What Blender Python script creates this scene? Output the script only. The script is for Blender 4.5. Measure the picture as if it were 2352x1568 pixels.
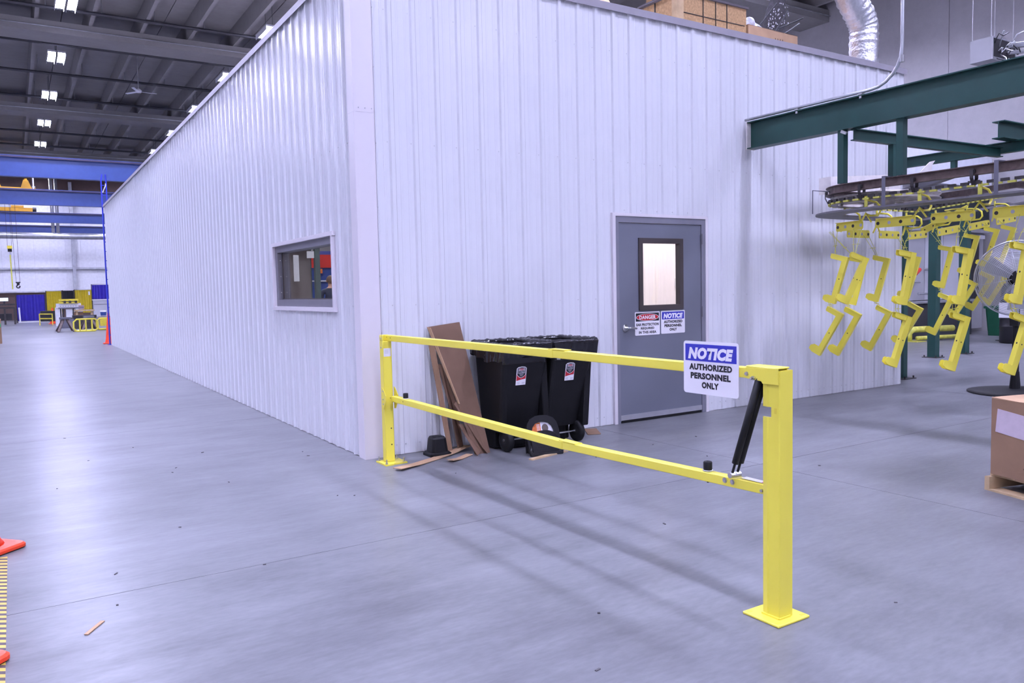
import bpy, math, random
from mathutils import Vector, Matrix
random.seed(7)
S = bpy.context.scene
for o in list(bpy.data.objects): bpy.data.objects.remove(o)
C = S.collection
PI = math.pi
def R(a): return math.radians(a)

# ------------------------------------------------------------------ camera
cam_d = bpy.data.cameras.new('camera'); cam = bpy.data.objects.new('camera', cam_d); C.objects.link(cam)
yaw, pit, rol = R(32.229), R(-3.779), R(-1.251)
fw = Vector((math.sin(yaw)*math.cos(pit), math.cos(yaw)*math.cos(pit), math.sin(pit)))
rt = Vector((math.cos(yaw), -math.sin(yaw), 0)); up = rt.cross(fw)
rt2 = rt*math.cos(rol)+up*math.sin(rol); up2 = up*math.cos(rol)-rt*math.sin(rol)
m3 = Matrix((rt2, up2, -fw)).transposed()
cam.matrix_world = Matrix.Translation((-2.563, -6.495, 1.46)) @ m3.to_4x4()
cam_d.sensor_width = 36.0; cam_d.lens = 1815.1*36.0/2352.0; cam_d.clip_end = 300
S.camera = cam
# ------------------------------------------------------------------ world, exposure
w = bpy.data.worlds.new('world'); S.world = w; w.use_nodes = True
w.node_tree.nodes['Background'].inputs[0].default_value = (.75, .78, 1.0, 1)
w.node_tree.nodes['Background'].inputs[1].default_value = .05
S.view_settings.view_transform = 'Standard'; S.view_settings.look = 'None'
S.view_settings.exposure = 0.0; S.view_settings.gamma = 1.0; S.view_settings.use_curve_mapping = False
LAMP_COL = (.85, .855, 1.31); LAMP_W = 222.0

# ------------------------------------------------------------------ materials
MATS = {}
def mat(name, col, rough=.5, metal=0, var=.06, scale=6, bump=0, spec=.5, emit=None, coord='Object', clear=0):
    if name in MATS: return MATS[name]
    m = bpy.data.materials.new(name); m.use_nodes = True; nt = m.node_tree; N = nt.nodes; L = nt.links
    b = N['Principled BSDF']; b.inputs['Roughness'].default_value = rough; b.inputs['Metallic'].default_value = metal
    b.inputs['Specular IOR Level'].default_value = spec
    if clear: b.inputs['Coat Weight'].default_value = clear
    tc = N.new('ShaderNodeNewGeometry') if coord == 'World' else N.new('ShaderNodeTexCoord')
    out = tc.outputs['Position'] if coord == 'World' else tc.outputs['Object']
    n = N.new('ShaderNodeTexNoise'); n.inputs['Scale'].default_value = scale; n.inputs['Detail'].default_value = 5
    L.new(out, n.inputs['Vector'])
    r = N.new('ShaderNodeValToRGB'); L.new(n.outputs['Fac'], r.inputs['Fac'])
    r.color_ramp.elements[0].position = .3; r.color_ramp.elements[1].position = .7
    r.color_ramp.elements[0].color = tuple(max(0, c*(1-var)) for c in col)+(1,)
    r.color_ramp.elements[1].color = tuple(min(1, c*(1+var)) for c in col)+(1,)
    L.new(r.outputs['Color'], b.inputs['Base Color'])
    if bump:
        bp = N.new('ShaderNodeBump'); bp.inputs['Strength'].default_value = bump; bp.inputs['Distance'].default_value = .01
        L.new(n.outputs['Fac'], bp.inputs['Height']); L.new(bp.outputs['Normal'], b.inputs['Normal'])
    if emit:
        b.inputs['Emission Color'].default_value = tuple(emit[0])+(1,); b.inputs['Emission Strength'].default_value = emit[1]
    MATS[name] = m
    return m
def concrete(name, col, amp, rough, rvar, spec=.5, streak=0, sc=1.0):
    # layered noise: broad clouds, medium blotches, drawn-out trowel streaks, fine grain
    m = bpy.data.materials.new(name); m.use_nodes = True; nt = m.node_tree; N = nt.nodes; L = nt.links
    b = N['Principled BSDF']; b.inputs['Specular IOR Level'].default_value = spec
    g = N.new('ShaderNodeNewGeometry')
    def noise(scale, det, stretch=(1, 1, 1), rot=0):
        mp = N.new('ShaderNodeMapping'); mp.inputs['Scale'].default_value = stretch; mp.inputs['Rotation'].default_value = (0, 0, R(rot))
        L.new(g.outputs['Position'], mp.inputs['Vector'])
        n = N.new('ShaderNodeTexNoise'); n.inputs['Scale'].default_value = scale*sc; n.inputs['Detail'].default_value = det
        n.inputs['Roughness'].default_value = .55; L.new(mp.outputs['Vector'], n.inputs['Vector']); return n
    def madd(x, k, add=None):
        q = N.new('ShaderNodeMath'); q.operation = 'MULTIPLY_ADD'; L.new(x, q.inputs[0]); q.inputs[1].default_value = k
        if add is None: q.inputs[2].default_value = 0
        elif isinstance(add, float): q.inputs[2].default_value = add
        else: L.new(add, q.inputs[2])
        return q.outputs[0]
    n1 = noise(.45, 3, (1, .8, 1), 20); n2 = noise(2.2, 5, (.55, 1, 1), -12); n4 = noise(40, 3, (.35, 1, 1), -8)
    n3 = noise(9, 6, (.2, 1.0, 1), -8) if streak else noise(7, 5)
    v = madd(n1.outputs['Fac'], 1.0, -1.55); v = madd(n2.outputs['Fac'], 1.0, v); v = madd(n3.outputs['Fac'], .6, v); v = madd(n4.outputs['Fac'], .5, v)
    f = madd(v, amp, 1.0)
    vm = N.new('ShaderNodeVectorMath'); vm.operation = 'SCALE'; vm.inputs[0].default_value = col; L.new(f, vm.inputs['Scale'])
    L.new(vm.outputs['Vector'], b.inputs['Base Color'])
    b.inputs['Roughness'].default_value = rough
    bp = N.new('ShaderNodeBump'); bp.inputs['Strength'].default_value = rvar*2; bp.inputs['Distance'].default_value = .004
    L.new(n3.outputs['Fac'], bp.inputs['Height']); L.new(bp.outputs['Normal'], b.inputs['Normal'])
    MATS[name] = m; return m
def glass(name, tint=(1, 1, 1)):
    m = bpy.data.materials.new(name); m.use_nodes = True; nt = m.node_tree; N = nt.nodes; L = nt.links
    N.remove(N['Principled BSDF']); out = N['Material Output']
    t = N.new('ShaderNodeBsdfTransparent'); t.inputs[0].default_value = tint+(1,)
    g = N.new('ShaderNodeBsdfGlossy'); g.inputs['Roughness'].default_value = .01
    lw = N.new('ShaderNodeLayerWeight'); lw.inputs[0].default_value = .5; pw = N.new('ShaderNodeMath'); pw.operation = 'POWER'; pw.inputs[1].default_value = 4.5
    L.new(lw.outputs['Facing'], pw.inputs[0]); f = N.new('ShaderNodeMath'); f.operation = 'MULTIPLY_ADD'; f.inputs[1].default_value = .8; f.inputs[2].default_value = .035; L.new(pw.outputs[0], f.inputs[0])
    x = N.new('ShaderNodeMixShader'); L.new(f.outputs[0], x.inputs[0]); L.new(t.outputs[0], x.inputs[1]); L.new(g.outputs[0], x.inputs[2])
    L.new(x.outputs[0], out.inputs[0]); MATS[name] = m; return m

FLOOR = concrete('floor_concrete', (.178, .181, .190), .8, .33, .08, .17, 1)
JOINT = mat('joint_dark', (.06, .06, .065), .9)
CEIL = concrete('ceiling_concrete', (.27, .26, .25), .25, .85, .05, .2)
WALLC = concrete('wall_concrete', (.47, .455, .455), .22, .8, .05, .25)
PANEL = mat('panel_white', (.73, .735, .755), .22, var=.02, scale=.7, spec=.5, coord='World')
TRIMW = mat('trim_white', (.74, .70, .72), .35, var=.02, scale=.7, coord='World')
FASC = mat('fascia_grey', (.33, .31, .34), .4, var=.04, coord='World')
LINER = mat('liner_white', (.80, .76, .76), .5, var=.02)
YEL = mat('yellow_paint', (.88, .77, .085), .36, var=.03, scale=3, spec=.5)
YELD = mat('yellow_worn', (.80, .66, .06), .45, var=.12, scale=9)
YCHAIN = mat('chain_yellow', (.62, .60, .10), .5, var=.2, scale=12)
BLACKP = mat('black_plastic', (.006, .006, .007), .45, var=.2, scale=8, bump=.05, spec=.3)
BAG = mat('bag_black', (.008, .008, .01), .16, var=.2, scale=20, bump=.25, spec=.6)
RUBBER = mat('black_rubber', (.009, .009, .010), .6, var=.2, spec=.3)
ZINC = mat('zinc_steel', (.62, .62, .62), .28, 1.0, var=.08)
GALV = mat('galvanised', (.60, .61, .63), .38, .9, var=.12, scale=5)
FOIL = mat('foil_silver', (.86, .86, .88), .30, 1.0, var=.08, scale=30, bump=.9)
GREEN = mat('green_paint', (.009, .058, .048), .45, var=.08)
GREEND = mat('green_bin', (.01, .10, .05), .5)
DOORG = mat('door_grey', (.165, .175, .215), .42, var=.04, scale=2)
DKFR = mat('dark_frame', (.055, .045, .045), .45)
WFRAME = mat('window_grey', (.17, .165, .19), .4)
CARD = mat('cardboard', (.30, .185, .115), .85, var=.08, scale=7, spec=.15)
CARDL = mat('cardboard_light', (.50, .33, .20), .85, var=.08, scale=7, spec=.15)
CARDK = mat('cardboard_dark', (.185, .112, .075), .85, var=.08, scale=7, spec=.15)
OSB = mat('osb_board', (.47, .30, .15), .8, var=.22, scale=34, spec=.2)
WOOD = mat('raw_wood', (.56, .41, .24), .75, var=.15, scale=9, spec=.2)
DARKM = mat('dark_metal', (.05, .045, .045), .5, .4, var=.3, scale=14)
RAILB = mat('rail_brown', (.12, .085, .075), .5, .3, var=.35, scale=16)
PANGR = mat('pan_grey', (.16, .155, .165), .5, .3, var=.2, scale=10)
STRAPG = mat('strap_grey', (.13, .13, .16), .5)
WHEELG = mat('wheel_grey', (.36, .33, .30), .45, .6, var=.3, scale=12)
WSHEET = mat('white_sheet', (.85, .80, .76), .55, var=.12, scale=8)
ORANGE = mat('cone_orange', (.95, .07, .015), .45, var=.05)
BLUEP = mat('blue_paint', (.036, .078, .29), .38, var=.06)
BLUEL = mat('ladder_blue', (.03, .05, .52), .4)
CURTB = mat('curtain_blue', (.03, .02, .30), .35, var=.12, scale=4, spec=.5)
CURTY = mat('curtain_yellow', (.55, .42, .02), .4, var=.12, scale=4)
CURTK = mat('curtain_black', (.02, .02, .025), .5)
CRANEY = mat('crane_yellow', (.85, .42, .02), .45)
OVEN = mat('oven_grey', (.37, .37, .385), .5, var=.08, scale=1.5)
OVENL = mat('oven_light', (.50, .50, .53), .5, var=.05, scale=1.5)
BROWNW = mat('brown_wall', (.13, .085, .07), .8)
WHITEP = mat('white_paint', (.8, .8, .82), .45)
SIGNW = mat('sign_white', (.86, .84, .86), .35, var=.01)
SIGNB = mat('sign_blue', (.03, .035, .42), .35, var=.01)
SIGNK = mat('sign_black', (.012, .012, .015), .4, var=.01)
SIGNR = mat('sign_red', (.55, .02, .03), .4, var=.01)
GREYL = mat('label_grey', (.45, .45, .5), .5)
ORL = mat('label_orange', (.80, .20, .04), .45, var=.25, scale=40)
BRL = mat('label_brown', (.13, .10, .08), .5)
SKIN = mat('skin', (.52, .27, .19), .55); HAIR = mat('hair', (.10, .055, .035), .8); SHIRT = mat('shirt_navy', (.02, .025, .05), .8)
JEANS = mat('trousers', (.05, .06, .10), .8)
REDP = mat('red_paint', (.6, .03, .02), .45)
PIPEB = mat('pipe_black', (.03, .03, .035), .55)
LENS = mat('lamp_lens', (.9, .9, .9), .5, emit=(LAMP_COL, LAMP_W))
LENSI = mat('lamp_lens_indoor', (.9, .9, .9), .5, emit=((1.0, .93, 1.0), 34))
LENSO = mat('lamp_lens_dim', (.9, .9, .9), .5, emit=((.9, .92, 1.1), 95))
SCREEN = mat('monitor_screen', (.1, .1, .1), .3, emit=((.75, .85, 1.0), 1.4))
TAPEY = mat('tape_yellow', (.62, .45, .08), .55, var=.1); TAPEK = mat('tape_dark', (.06, .045, .05), .55)
FILM = mat('clear_pouch', (.62, .52, .58), .22, var=.06, scale=14, bump=.2)
GLASS = glass('window_glass', (.93, .95, .96)); GLASS2 = glass('door_glass', (.97, .97, .97))

# ------------------------------------------------------------------ mesh builder
class MB:
    def __init__(s): s.v = []; s.f = []
    def add(s, vs, fs):
        k = len(s.v); s.v += [tuple(p) for p in vs]; s.f += [tuple(i+k for i in f) for f in fs]; return s
    def box(s, x0, x1, y0, y1, z0, z1):
        vs = [(x, y, z) for z in (z0, z1) for y in (y0, y1) for x in (x0, x1)]
        return s.add(vs, [(0, 2, 3, 1), (4, 5, 7, 6), (0, 1, 5, 4), (2, 6, 7, 3), (0, 4, 6, 2), (1, 3, 7, 5)])
    def obox(s, c, ax, ay, az):         # centre and three half-axis vectors
        c, ax, ay, az = map(Vector, (c, ax, ay, az))
        vs = [c+ax*i+ay*j+az*k for k in (-1, 1) for j in (-1, 1) for i in (-1, 1)]
        return s.add(vs, [(0, 2, 3, 1), (4, 5, 7, 6), (0, 1, 5, 4), (2, 6, 7, 3), (0, 4, 6, 2), (1, 3, 7, 5)])
    def bar(s, p, q, wd, th, side=(0, 0, 1)):   # rectangular bar from p to q, wd along side, th across
        p, q = Vector(p), Vector(q); d = (q-p); sd = Vector(side); sd = (sd-d*(sd.dot(d)/d.dot(d))).normalized()
        n = d.normalized().cross(sd)
        return s.obox((p+q)/2, d/2, sd*wd/2, n*th/2)
    def prism(s, poly, ext):            # list of 3-D points (planar) extruded by vector ext
        n = len(poly); e = Vector(ext); vs = [Vector(p) for p in poly]; vs = vs+[p+e for p in vs]
        return s.add(vs, [tuple(range(n))[::-1], tuple(range(n, 2*n))]+[(i, (i+1) % n, n+(i+1) % n, n+i) for i in range(n)])
    def tube(s, pts, r, n=8, closed=False, r2=None):
        P = [Vector(p) for p in pts]; k0 = len(s.v); m = len(P); ref = None
        for i, p in enumerate(P):
            a = P[i-1] if (i > 0 or closed) else p; b = P[(i+1) % m] if (i < m-1 or closed) else p
            t = (b-a).normalized()
            if ref is None: ref = Vector((0, 0, 1)) if abs(t.z) < .9 else Vector((1, 0, 0))
            u = (ref-t*ref.dot(t)).normalized(); ref = u; v = t.cross(u)
            rr = r if r2 is None else r+(r2-r)*i/(m-1)
            s.v += [tuple(p+(u*math.cos(2*PI*j/n)+v*math.sin(2*PI*j/n))*rr) for j in range(n)]
        for i in range(m if closed else m-1):
            a, b = k0+i*n, k0+((i+1) % m)*n
            s.f += [(a+j, a+(j+1) % n, b+(j+1) % n, b+j) for j in range(n)]
        if not closed: s.f += [tuple(k0+j for j in range(n))[::-1], tuple(k0+(m-1)*n+j for j in range(n))]
        return s
    def lathe(s, prof, c=(0, 0, 0), n=20, ax=2, cap=True):    # prof: (radius, height) along axis ax
        k0 = len(s.v)
        for r, h in prof:
            for j in range(n):
                a = 2*PI*j/n; q = [r*math.cos(a), r*math.sin(a)]
                p = [0, 0, 0]; p[ax] = h; p[(ax+1) % 3] = q[0]; p[(ax+2) % 3] = q[1]
                s.v.append((p[0]+c[0], p[1]+c[1], p[2]+c[2]))
        for i in range(len(prof)-1):
            a, b = k0+i*n, k0+(i+1)*n
            s.f += [(a+j, a+(j+1) % n, b+(j+1) % n, b+j) for j in range(n)]
        if cap: s.f += [tuple(k0+j for j in range(n))[::-1], tuple(k0+(len(prof)-1)*n+j for j in range(n))]
        return s
    def sweep(s, pts, prof, upv=(0, 0, 1), closedprof=True):  # sweep 2-D profile (side, up) along a path
        P = [Vector(p) for p in pts]; k0 = len(s.v); n = len(prof); m = len(P); U = Vector(upv)
        for i, p in enumerate(P):
            t = (P[min(i+1, m-1)]-P[max(i-1, 0)]).normalized(); sd = t.cross(U).normalized(); uu = sd.cross(t)
            s.v += [tuple(p+sd*a+uu*b) for a, b in prof]
        for i in range(m-1):
            a, b = k0+i*n, k0+(i+1)*n
            s.f += [(a+j, a+(j+1) % n, b+(j+1) % n, b+j) for j in range(n if closedprof else n-1)]
        if closedprof: s.f += [tuple(k0+j for j in range(n))[::-1], tuple(k0+(m-1)*n+j for j in range(n))]
        return s
    def build(s, name, m, parent=None, smooth=False, bevel=0, seg=1):
        me = bpy.data.meshes.new(name); me.from_pydata(s.v, [], s.f); me.update()
        o = bpy.data.objects.new(name, me); me.materials.append(m); C.objects.link(o)
        if smooth:
            for p in me.polygons: p.use_smooth = True
        if bevel:
            b = o.modifiers.new('bevel', 'BEVEL'); b.width = bevel; b.segments = seg; b.limit_method = 'ANGLE'; b.angle_limit = R(40)
        if parent: setp(o, parent)
        return o
def setp(o, parent):
    o.parent = parent; o.matrix_parent_inverse = Matrix.Translation(-WL[parent.name]) if parent.name in WL else Matrix.Identity(4)
WL = {}
def tag(o, label, cat, group=None, kind=None):
    o['label'] = label
    if cat: o['category'] = cat
    if group: o['group'] = group
    if kind: o['kind'] = kind
    return o
def thing(name, loc, label, cat, group=None):
    o = bpy.data.objects.new(name, None); o.location = loc; o.empty_display_size = .1; C.objects.link(o); WL[o.name] = Vector(loc)
    return tag(o, label, cat, group)
def struct(o, label=None):
    o['kind'] = 'structure'
    if label: o['label'] = label
    return o
def kids(o): return [c for c in bpy.data.objects if c.parent == o]
def dup(root, delta, rotz=0, label=None, group=None, base=None):
    ch = base if base is not None else kids(root)
    r = root.copy(); C.objects.link(r); r.location = Vector(root.location)+Vector(delta); r.rotation_euler.z = root.rotation_euler.z+rotz
    if label: r['label'] = label
    if group: r['group'] = group
    for c in ch:
        mi = c.matrix_parent_inverse.copy(); d = c.copy(); C.objects.link(d); d.parent = r; d.matrix_parent_inverse = mi
    return r
def share(o, delta, parent=None):
    d = o.copy(); C.objects.link(d); d.location = Vector(o.location)+Vector(delta)
    if parent is not None: setp(d, parent)
    return d
def text(body, size, m, parent, origin, xa, ya, depth=.0015, sx=1, bold=0, shear=0, name='lettering', fit=None):
    cu = bpy.data.curves.new('t', 'FONT'); cu.body = body; cu.size = size; cu.align_x = 'CENTER'; cu.align_y = 'CENTER'
    cu.offset = bold; cu.shear = shear; cu.resolution_u = 3; cu.space_character = 1.08
    t = bpy.data.objects.new('t', cu); C.objects.link(t)
    dg = bpy.context.evaluated_depsgraph_get(); me = bpy.data.meshes.new_from_object(t.evaluated_get(dg))
    bpy.data.objects.remove(t); xa, ya, og = Vector(xa), Vector(ya), Vector(origin); za = xa.cross(ya)
    xs = [v.co.x for v in me.vertices]; ys = [v.co.y for v in me.vertices]; cx, cy = (min(xs)+max(xs))/2, (min(ys)+max(ys))/2
    sy = 1
    if fit: sx, sy = fit[0]/(max(xs)-min(xs)), fit[1]/(max(ys)-min(ys))
    for v in me.vertices: v.co = og+xa*(v.co.x-cx)*sx+ya*(v.co.y-cy)*sy+za*depth
    me.materials.clear(); me.materials.append(m); me.name = name
    o = bpy.data.objects.new(name, me); C.objects.link(o); setp(o, parent); return o

# ================================================================== HALL SHELL
XL, XR, YB, YF = -22.0, 20.6, -26.0, 61.0
fl = struct(MB().box(XL-.3, XR+.3, YB-.3, YF+.3, -.25, -.012).build('floor', JOINT))
xs = [XL, -16.4, -11.2, -6.0, 2.5, 7.7, 12.9, 18.1, XR]
ys = [YB]+[-2.2+5.2*k for k in range(-4, 13) if YB < -2.2+5.2*k < YF]+[YF]
for i in range(len(xs)-1):
    for j in range(len(ys)-1):
        MB().box(xs[i]+.0025, xs[i+1]-.0025, ys[j]+.0025, ys[j+1]-.0025, -.0119, 0).build('slab', FLOOR, fl)
# ceiling: double-tee deck on ledge beams
ZS, ZD = 10.36, 10.96
ce = struct(MB().box(XL-.3, XR+.3, YB-.3, YF+.3, ZD+.1, ZD+.35).build('ceiling', CEIL))
xd = [2.42+3.05*k for k in range(-8, 7)]
for i in range(len(xd)-1):
    MB().box(max(XL, xd[i]+.012), min(XR, xd[i+1]-.012), YB, YF, ZD, ZD+.1).build('deck_slab', CEIL, ce)
k = -13
while True:
    x = .10+1.525*k; k += 1
    if x > XR-.3: break
    if x < XL+.3: continue
    MB().prism([(x-.06, YB, ZS), (x+.06, YB, ZS), (x+.09, YB, ZD), (x-.09, YB, ZD)], (0, YF-YB, 0)).build('stem', CEIL, ce)
for yb in (-15.4, -2.55, 10.3, 23.2, 36.0, 48.9):
    MB().box(XL, XR, yb, yb+1.15, ZS-.38, ZS-.002).box(XL, XR, yb+.3, yb+.85, ZS-.002, ZS+.02).build('ledge_beam', CEIL, ce)
    MB().tube([(XL, yb-.03, ZS-.2), (XR, yb-.03, ZS-.2)], .02, 6).build('conduit', GALV, ce)
# outer walls
wr = struct(MB().box(XR+.06, XR+.4, YB-.3, YF+.3, -.2, ZD+.3).build('wall_right', WALLC))
yy = 6.35-3.05*10
while yy < YF:
    MB().box(XR, XR+.08, max(yy, YB)+.006, min(yy+3.05, YF)-.006, 0, ZD).build('concrete_panel', WALLC, wr); yy += 3.05
wf = struct(MB().box(XL-.3, XR+.3, YF+.05, YF+.4, -.2, ZD+.3).build('wall_far', BROWNW))
for x in range(-7, 10):
    MB().box(x*1.0-.0, x*1.0+.996, YF, YF+.06, 2.08, 8.35).build('wall_panel', WHITEP, wf)
for zz in (3.72, 6.6): MB().box(-8, 12, YF-.14, YF-.02, zz-.07, zz+.07).build('girt', GALV, wf)
MB().box(1.40, 1.62, YF-.3, YF-.02, 2.05, ZD-.9).build('column', GALV, wf)
MB().box(-8.2, -7.98, YF-.3, YF-.02, 0, ZD-.9).build('column', GALV, wf)
MB().box(-8, 12, YF-.1, YF-.01, 1.98, 2.08).build('base_angle', GALV, wf)
struct(MB().box(XL-.4, XL, YB-.3, YF+.3, -.2, ZD+.3).build('wall_left', WHITEP))
struct(MB().box(XL-.3, XR+.3, YB-.4, YB, -.2, ZD+.3).build('wall_back', WHITEP))

# ------------------------------------------------------------------ high-bay lights (lamp heads are the real light sources)
ZL = 10.05
def hi_bay(x, y, label, group):
    t = thing('high_bay_light', (x, y, ZL), label, 'light', group)
    b = MB()
    for s in (-1, 1):
        cx = s*.15
        b.box(x+cx-.125, x+cx+.125, y-.64, y+.64, ZL+.04, ZL+.10)
        b.box(x+cx-.125, x+cx-.115, y-.64, y+.64, ZL-.07, ZL+.04).box(x+cx+.115, x+cx+.125, y-.64, y+.64, ZL-.07, ZL+.04)
    b.box(x-.035, x+.035, y-.5, y+.5, ZL+.06, ZL+.14)
    b.build('housing', WHITEP, t)
    for s in (-1, 1):
        cx = x+s*.15
        MB().box(cx-.11, cx+.11, y-.62, y+.62, ZL+.02, ZL+.035).build('lens', LENS, t)
    for d in (-.4, .4): MB().tube([(x, y+d, ZL+.12), (x, y+d, ZD)], .006, 5).build('hanger', PIPEB, t)
    return t
LX = [-.764+5.87*k for k in range(-3, 4)]; LY = [20.3+6.2*k for k in range(-6, 7)]
ORD = ['cut by the top edge of the photo', 'second from the front', 'third from the front', 'fourth from the front', 'fifth from the front']
proto = None; pk = None
for ix, x in enumerate(LX):
    for iy, y in enumerate(LY):
        lab = 'twin-lens high bay light under the concrete ceiling, outside the frame of the photo'; grp = 'high bay lights outside the view'
        if ix == 3 and 6 <= iy <= 10:
            lab = 'twin-lens high bay light in the left row, ' + ORD[iy-6]; grp = 'high bay lights in the left row'
        elif ix == 3 and iy > 10:
            lab = 'far high bay light of the left row hidden behind the blue crane girders'; grp = 'high bay lights behind the girders'
        elif ix == 4 and iy >= 6:
            nm = ['first', 'second', 'third', 'fourth', 'fifth', 'sixth', 'seventh'][iy-6]
            lab = 'high bay light peeking over the sloping white wall edge, %s down from the top' % nm; grp = 'high bay lights over the wall edge'
        elif ix > 4 and iy >= 6: continue
        elif ix < 2 and iy > 9: continue
        if proto is None: proto = hi_bay(x, y, lab, grp); pk = kids(proto); p0 = (x, y)
        else: dup(proto, (x-p0[0], y-p0[1], 0), 0, lab, grp, pk)
# sprinkler pipes
for i, y in enumerate((21.7, 25.6, 29.8, 34.2, 38.4, 42.6, 47.0)):
    o = MB().tube([(XL, y, 10.30), (XR, y, 10.30)], .055, 8)
    t = thing('sprinkler_pipe', (0, y, 10.30), 'black sprinkler pipe across the ceiling, %s from the front' % ['first', 'second', 'third', 'fourth', 'fifth', 'sixth', 'seventh'][i], 'pipe', 'sprinkler pipes')
    o.build('pipe', PIPEB, t)
    h = MB()
    for kx in range(-3, 8): h.tube([(kx*1.525+.3, y, 10.35), (kx*1.525+.3, y, ZD)], .012, 5)
    h.build('pipe_hanger', GALV, t)['kind'] = 'stuff'
# ceiling fan
t = thing('ceiling_fan', (2.05, 27.7, 9.4), 'small white ceiling fan between the black pipes', 'fan')
MB().lathe([(.02, 0), (.10, .02), (.12, .1), (.05, .16), (.015, .18), (.015, 1.5)], (2.05, 27.7, 9.4), 14).build('motor', WHITEP, t, True)
for a in (5, 125, 245):
    d = Vector((math.cos(R(a)), math.sin(R(a)), 0)); c = Vector((2.05, 27.7, 9.45))
    MB().bar(c+d*.1, c+d*.66, .11, .012, Vector((-d.y, d.x, .15))).build('blade', WHITEP, t)

# ================================================================== WHITE METAL ROOM
BX, BY = 8.03, 21.0
PIT = .2286
def prof(s, ph):
    d = ((s-ph) % PIT); d = min(d, PIT-d)
    if d < .0165: return .019
    if d < .031: return .019*(.031-d)/.0145
    e = abs((s-ph) % PIT-PIT/2); f = abs(e-.037)
    if f < .006: return .0028
    if f < .011: return .0028*(.011-f)/.005
    return 0
def knots(s0, s1, ph):
    ks = {s0, s1}; n = int((s0-ph)/PIT)-1
    while ph+n*PIT < s1+PIT:
        c = ph+n*PIT
        for d in (-.031, -.0165, .0165, .031): ks.add(c+d)
        for e in (PIT/2-.037, PIT/2+.037):
            for d in (-.011, -.006, .006, .011): ks.add(c+e+d)
        n += 1
    return sorted(k for k in ks if s0-1e-6 <= k <= s1+1e-6)
def sheet(s0, s1, spans, pos, ph, m, parent, name='panel'):
    b = MB()
    for a, c, z0, z1 in spans:
        a, c = max(a, s0), min(c, s1)
        if c-a < .004: continue
        ks = knots(a, c, ph); k0 = len(b.v)
        for q in ks: b.v += [pos(q, prof(q, ph), z0), pos(q, prof(q, ph), z1)]
        b.f += [(k0+2*i, k0+2*i+2, k0+2*i+3, k0+2*i+1) for i in range(len(ks)-1)]
    return b.build(name, m, parent)
ZW = 4.32
DX0, DX1, DZ = 2.80, 4.175, 2.225           # door opening in the front wall
WY0, WY1, WZ0, WZ1 = .66, 2.58, 1.31, 2.02  # window opening in the side wall
posF = lambda s, n, z: (s, -n, z)
posL = lambda s, n, z: (-n, s, z)
wF = struct(MB().box(0.02, DX0, .004, .15, 0, ZW-.02).box(DX1, BX, .004, .15, 0, ZW-.02).box(DX0, DX1, .004, .15, DZ, ZW-.02).build('wall_inner_front', LINER))
wL = struct(MB().box(.004, .15, .15, WY0, 0, ZW-.02).box(.004, .15, WY1, BY, 0, ZW-.02).box(.004, .15, WY0, WY1, 0, WZ0).box(.004, .15, WY0, WY1, WZ1, ZW-.02).build('wall_inner_left', LINER))
PHF, PHL = 2.161 % PIT, .25 % PIT
s = .12
while s < BX-.02:
    e = min(s+.9144, BX)
    sp = [(s, min(e, DX0), 0.004, ZW), (max(s, DX1), e, 0.004, ZW), (max(s, DX0), min(e, DX1), DZ, ZW)]
    sheet(s, e, [q for q in sp if q[1]-q[0] > .002], posF, PHF, PANEL, wF); s = e
s = .08
while s < BY-.02:
    e = min(s+.9144, BY)
    sp = [(s, min(e, WY0), .004, ZW), (max(s, WY1), e, .004, ZW), (max(s, WY0), min(e, WY1), .004, WZ0), (max(s, WY0), min(e, WY1), WZ1, ZW)]
    sheet(s, e, [q for q in sp if q[1]-q[0] > .002], posL, PHL, PANEL, wL); s = e
# screws in rows
def screws(pos, ph, L, rows, skip, parent):
    b = MB(); n = 1
    while ph+n*PIT < L-.05:
        for z, off in rows:
            q = ph+n*PIT+off
            if skip(q, z): continue
            c = Vector(pos(q, 0, z)); u = Vector(pos(q, .005, z))-c
            b.tube([c, c+u], .0055, 6)
        n += 1
    o = b.build('screws', ZINC, parent); o['kind'] = 'stuff'; return o
screws(posF, PHF, BX, [(.09, .045), (.09, -.045), (1.34, -.045), (2.77, -.045), (3.9, -.045)], lambda q, z: DX0-.05 < q < DX1+.05 and z < DZ, wF)
screws(posL, PHL, BY, [(.09, .045), (1.34, -.045), (2.77, -.045)], lambda q, z: WY0-.05 < q < WY1+.05 and WZ0 < z < WZ1, wL)
b = MB()
for i in range(12): b.tube([(DX0+.06+i*.115, 0, DZ+.045), (DX0+.06+i*.115, -.005, DZ+.045)], .0055, 6)
b.build('screws', ZINC, wF)['kind'] = 'stuff'
struct(MB().box(BX-.15, BX, .15, BY, 0, ZW-.02).build('wall_inner_right', LINER))
struct(MB().box(0, BX, BY-.15, BY, 0, ZW-.02).build('wall_inner_back', LINER))
struct(MB().box(.01, BX-.01, .01, BY-.01, ZW-.13, ZW-.021).build('ceiling_inner', LINER))
struct(MB().box(1.9, BX-.15, 2.8, 2.9, 0, ZW-.13).build('wall_partition', LINER))
pt = bpy.data.objects['wall_partition']
s = 1.9
while s < BX-.2:
    e = min(s+.9144, BX-.16); sheet(s, e, [(s, e, .004, ZW-.14)], lambda q, n, z: (q, 2.798-n, z), .05, LINER, pt); s = e
# eave trims
o = struct(MB().box(-.036, BX+.035, -.036, -.033, 4.298, 4.372).box(-.036, BX+.035, -.033, .06, 4.369, 4.372).build('trim_1', FASC)); 
o = struct(MB().box(-.036, -.033, -.033, BY+.03, 4.258, 4.325).box(-.033, .06, -.033, BY+.03, 4.322, 4.325).build('trim_2', mat('fascia_light', (.50, .48, .50), .4, var=.03)))
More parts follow.
